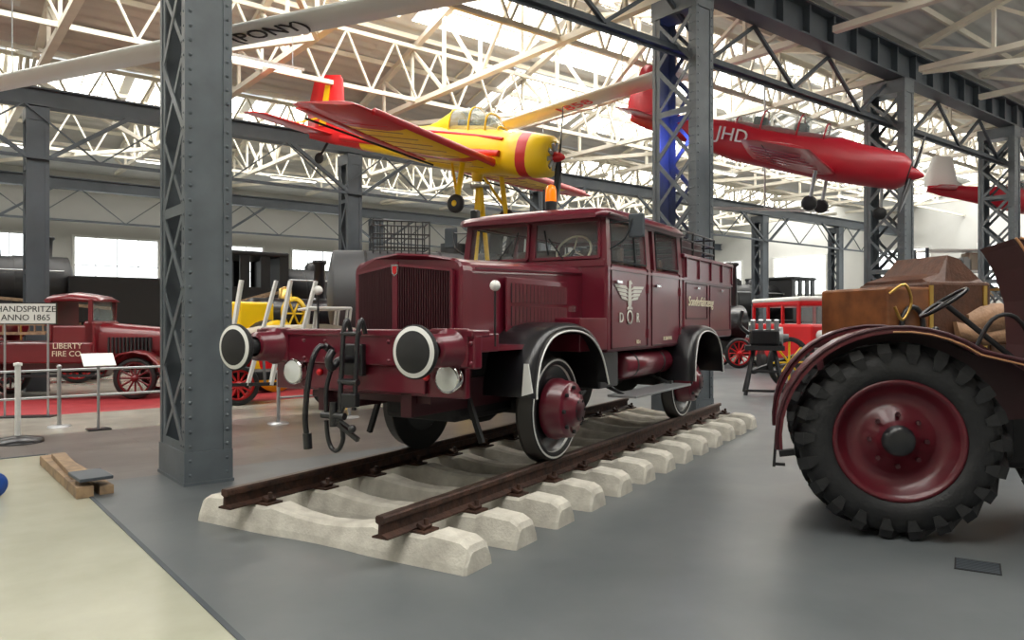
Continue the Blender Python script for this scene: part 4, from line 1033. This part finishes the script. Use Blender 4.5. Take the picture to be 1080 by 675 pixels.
b.bx(WHITE, 1.58, 1.63, -.5, .5, .75, 1.2, .02); b.bx(CHROME, 1.62, 1.7, -.75, .75, .45, .55, .02)
for y in (-.5, .5): b.lathe(LAMPG, (1.6, y, 1.1), (1, 0, 0), [(0, 0), (0, .12), (.06, .11), (.08, 0)], 16)
for x in (-1.3, 1.0):
    for y in (-.72, .6): b.lathe(RUBBER, (x, y, .34), (0, 1, 0), [(0, 0), (0, .34), (.12, .34), (.12, 0)], 24)
b.done()
b = B('vintage_car', T(5.45, 9.5, 0, 12))
for x in (-1.0, 1.35):
    for y in (-.75, .63): spoked(b, x, y, .42, WOODO, .1)
b.bx(BLACKM, -1.4, 1.8, -.4, .4, .5, .62)
b.bx(WOODO, -1.35, -.75, -.62, .62, .62, 1.98, .03)
b.bx(LEATH, -.80, .05, -.62, .62, .62, 2.05, .04)
b.bx(WOODO, .05, 1.2, -.62, .62, .62, 1.35, .04)
b.loft(LEATH, [[V3((x, w*c_, z)) for c_, z in ((-1, 2.03), (-.85, 2.03+h), (.85, 2.03+h), (1, 2.03))] for x, w, h in ((-.78, .58, .05), (-.55, .58, .12), (-.38, .50, .34), (-.22, .50, .30), (.02, .56, .06))], smooth=False)
for x in (-.78, -.05):
    b.bx(BRASS, x-.02, x+.03, -.635, -.62, .8, 2.0)
b.loft(TAN, [[V3((x, -.72, z-.3)), V3((x, -.66, z)), V3((x, .66, z)), V3((x+.04, .66, z-.12)), V3((x+.04, -.62, z-.3))] for x, z in ((-.3, 1.66), (-.1, 1.76), (.15, 1.80), (.4, 1.68), (.65, 1.70), (.85, 1.58))])
b.loft(TAN, [[V3((x, -.76, z-.16)), V3((x, -.70, z)), V3((x, -.64, z)), V3((x+.02, -.66, z-.2))] for x, z in ((-.5, 1.58), (-.1, 1.50), (.3, 1.54), (.7, 1.42))])
b.bx(TAN, .15, .3, -.55, .55, 1.3, 1.75, .05)
b.bx(WOODO, 1.2, 2.0, -.45, .45, .62, 1.3, .06); b.bx(BRASS, 2.0, 2.06, -.42, .42, .62, 1.3, .02)
b.bar(BRASS, (1.15, -.6, 1.3), (1.0, -.6, 2.0), .03); b.bar(BRASS, (1.15, .6, 1.3), (1.0, .6, 2.0), .03); b.bar(BRASS, (1.0, -.6, 2.0), (1.0, .6, 2.0), .03)
b.tube(BRASS, [(-1.35, -.66, 1.9), (-1.2, -.72, 2.0), (-1.1, -.70, 1.8), (-1.2, -.68, 1.6), (-1.3, -.68, 1.75)], .018, 6, sub=4)
ring = [V3((-1.05+.14*math.cos(a), -.66, 1.55+.2*math.sin(a))) for a in [2*math.pi*k/16 for k in range(16)]]
b.tube(BLACK, ring, .03, 6, closed=True)
b.tube(BLACKM, [(.7+.06*math.sin(a), .2+.2*math.cos(a), 1.75+.18*math.sin(a)) for a in [2*math.pi*k/16 for k in range(16)]], .014, 6, closed=True)
b.done()
b = B('storage_shelf', T(15.6, 25.6, 0, 0))
for z in (.5, 1.4, 2.3, 3.2, 3.9): b.bx(WHITE, -1.8, 1.8, -.4, .4, z, z+.06)
for x in (-1.8, 0, 1.8):
    for y in (-.38, .38): b.bx(GIRD, x-.04, x+.04, y-.04, y+.04, 0, 4.0)
for i in range(34):
    z = random.choice((.56, 1.46, 2.36, 3.26)); x = random.uniform(-1.6, 1.4); h = random.uniform(.2, .6)
    b.bx(random.choice((BEIGE, WOOD, GIRD, STEEL, RED)), x, x+random.uniform(.15, .4), -.3, .2, z, z+h, .02)
b.done()
b = B('exhibit_crates', HM @ T(35, 11.5, 0))
for i in range(8):
    x = i*1.3-5; h = random.uniform(.6, 1.3)
    b.bx(random.choice((WOOD, WOODO, BEIGE, GREYD)), x, x+1.0, -.5, .5, 0, h, .03)
    b.bx(WOOD, x+.1, x+.8, -.3, .3, h, h+.4, .03)
b.done()
def car(name, M, m, roof=WHITE):
    b = B(name, M)
    b.loft(m, [[V3((x, w*c_, z)) for c_, z in ((-1, .35), (-1, h-.1), (-.85, h), (.85, h), (1, h-.1), (1, .35))] for x, w, h in ((-2.0, .6, .75), (-1.8, .75, .95), (-.9, .8, 1.0), (.6, .8, 1.0), (1.7, .72, .9), (2.0, .6, .7))], smooth=False)
    b.loft(CANOPY, [[V3((x, w*c_, z)) for c_, z in ((-1, .98), (-.85, h), (.85, h), (1, .98))] for x, w, h in ((-1.5, .7, 1.0), (-1.1, .72, 1.4), (.1, .72, 1.42), (.7, .7, 1.0))], smooth=False)
    b.bx(roof, -1.05, .08, -.58, .58, 1.40, 1.45, .02)
    for x in (-1.25, 1.25):
        for y in (-.78, .64): b.lathe(RUBBER, (x, y, .32), (0, 1, 0), [(0, 0), (0, .2), (0, .32), (.14, .32), (.14, .2), (.14, 0)], 24, mats=[CHROME, RUBBER, RUBBER, RUBBER, CHROME])
    for y in (-.5, .5): b.lathe(LAMPG, (1.95, y, .65), (1, 0, 0), [(0, .1), (.06, .09), (.08, 0)], 14)
    b.bx(CHROME, 1.95, 2.08, -.7, .7, .4, .5, .02)
    return b.done()
car('classic_car', HM @ T(23.6, 14.8, 0, -90), FIRE)
car('classic_car', HM @ T(26.2, 15.0, 0, -85), GREYD); car('classic_car', HM @ T(29.0, 17.0, 0, -95), RED)
car('classic_car', HM @ T(14.4, 23.0, 0, -90), YEL); car('classic_car', HM @ T(11.9, 22.8, 0, -85), RED)

def wagon(name, M, body, wheelm, ladder=True):
    b = B(name, M)
    for x in (-1.1, 1.1):
        for y in (-.75, .65): spoked(b, x, y, .55 if x < 0 else .45, wheelm, .09)
        b.cyl(BLACKM, (x, -.7, .5), (x, .7, .5), .04)
    b.bx(body, -1.5, 1.4, -.5, .5, .75, 1.2, .03); b.bx(body, -.3, .5, -.5, .5, 1.2, 1.65, .03); b.bx(BLACKM, .5, 1.1, -.45, .45, 1.2, 1.32, .03)
    b.lathe(BRASS, (-.9, 0, 1.2), (0, 0, 1), [(0, .22), (.5, .22), (.6, .15), (.75, 0)], 20)
    if ladder:
        for y in (-.35, .35): b.bar(WOOD, (-1.8, y, 1.5), (1.6, y, 2.5), .05, .08)
        for k in range(11): b.bar(WOOD, (-1.7+k*.32, -.35, 1.53+k*.094), (-1.7+k*.32, .35, 1.53+k*.094), .035)
    b.bar(WOOD, (1.4, 0, .5), (2.2, 0, .25), .07)
    b.bar(BRASS, (-1.45, -.5, 1.45), (-.3, -.5, 1.45), .03); b.bar(BRASS, (-1.45, -.5, 1.2), (-1.45, -.5, 1.45), .03)
    return b.done()
wagon('antique_fire_wagon', T(12.6, 23.0, 0, 20), FIRE, RED); wagon('antique_fire_wagon', T(11.6, 19.3, 0, 30), FIRE, YEL, False)
wagon('antique_fire_wagon', T(-1.2, 22.2, 0, 30), FIRE, RED, False); wagon('farm_wagon', T(3.2, 22.0, 0, 15), GREENM, RED)
wagon('farm_wagon', HM @ T(17.6, 23.5, 0, 5), WOODO, RED)
wagon('farm_wagon', HM @ T(7.6, 23.2, 0, 0), BEIGE, RED)
b = B('locomobile_engine', T(6.4, 25.6, 0, 10))
b.lathe(BLACK, (-1.6, 0, 1.5), (1, 0, 0), [(0, 0), (0, .6), (3.0, .6), (3.05, 0)], 28); b.lathe(BLACK, (1.1, 0, 2.0), (0, 0, 1), [(0, .18), (1.4, .15), (1.45, .24), (1.55, .22), (1.55, 0)], 20)
b.lathe(RED, (-.5, -.85, 2.2), (0, 1, 0), [(0, .55), (0, .65), (.1, .65), (.1, .55), (0, .55)], 28)
for k in range(6):
    a = k*math.pi/3; b.cyl(RED, (-.5, -.8, 2.2), (-.5+.6*math.cos(a), -.8, 2.2+.6*math.sin(a)), .035, seg=6)
b.cyl(STEEL, (-.5, -.9, 2.2), (-.5, .5, 2.2), .05)
for x in (-1.2, 1.0):
    for y in (-.75, .65): spoked(b, x, y, .5, RED, .1)
    b.bx(BLACKM, x-.1, x+.1, -.65, .65, .45, 1.0)
b.done()

TUBE = mat('fluorescent_tube', (1, 1, .97), .5, emit=5)
for (u, v) in ((2, 24), (6, 24), (10, 24), (14, 24), (18, 24), (24, 24), (12, 14.5), (20, 14.5), (28, 14.5), (5.0, 13.5)):
    b = B('ceiling_lamp', HM @ T(u, v, 6.2)); b.bx(WHITE, -.8, .8, -.07, .07, .03, .08); b.bx(TUBE, -.75, .75, -.03, .03, 0, .03); b.cyl(STEEL, (-.6, 0, .08), (-.6, 0, .9), .008, seg=6); b.cyl(STEEL, (.6, 0, .08), (.6, 0, .9), .008, seg=6); b.done()

# ------------------------------------------------------------------ lights
W = bpy.data.worlds.new('world'); S.world = W; W.use_nodes = True
W.node_tree.nodes['Background'].inputs[0].default_value = (.9, .95, 1, 1); W.node_tree.nodes['Background'].inputs[1].default_value = 1.0
def area(loc, sx, sy, power, col=(1, .985, .955), rot=None, M=HM):
    l = bpy.data.lights.new('skylight_daylight', 'AREA'); l.shape = 'RECTANGLE'; l.size = sx; l.size_y = sy; l.energy = power; l.color = col
    o = bpy.data.objects.new('skylight_daylight', l); S.collection.objects.link(o)
    o.matrix_world = M @ Matrix.Translation(loc) @ (rot or Matrix.Identity(4))
for a, c in ((R0, R1), (R1, R2), (R2, R3)):
    m = (a+c)/2
    for sgn in (-1, 1):
        vv = m+sgn*1.3
        ang = math.atan(SL)*(-sgn)
        for k in range(7):
            u = -6+k*7.8
            area((u, vv, roof_z(vv)-.05), 7.4, 1.7, 200 if a == R0 else 260, rot=Matrix.Rotation(ang, 4, 'X'))
l = bpy.data.lights.new('blue_spot', 'POINT'); l.energy = 25; l.color = (.1, .15, 1); l.shadow_soft_size = .05
o = bpy.data.objects.new('blue_column_lamp', l); S.collection.objects.link(o); o.location = H(10.1, R1+.45, 4.6)

S.view_settings.view_transform = 'Standard'
S.view_settings.look = 'None'
# ------------------------------------------------------------------ camera
cam = bpy.data.cameras.new('camera'); cam.sensor_width = 36; cam.lens = 800/1080*36; cam.clip_end = 300
co = bpy.data.objects.new('camera', cam); S.collection.objects.link(co); co.location = (0, 0, 1.6); co.rotation_euler = (math.radians(90), 0, 0)
S.camera = co
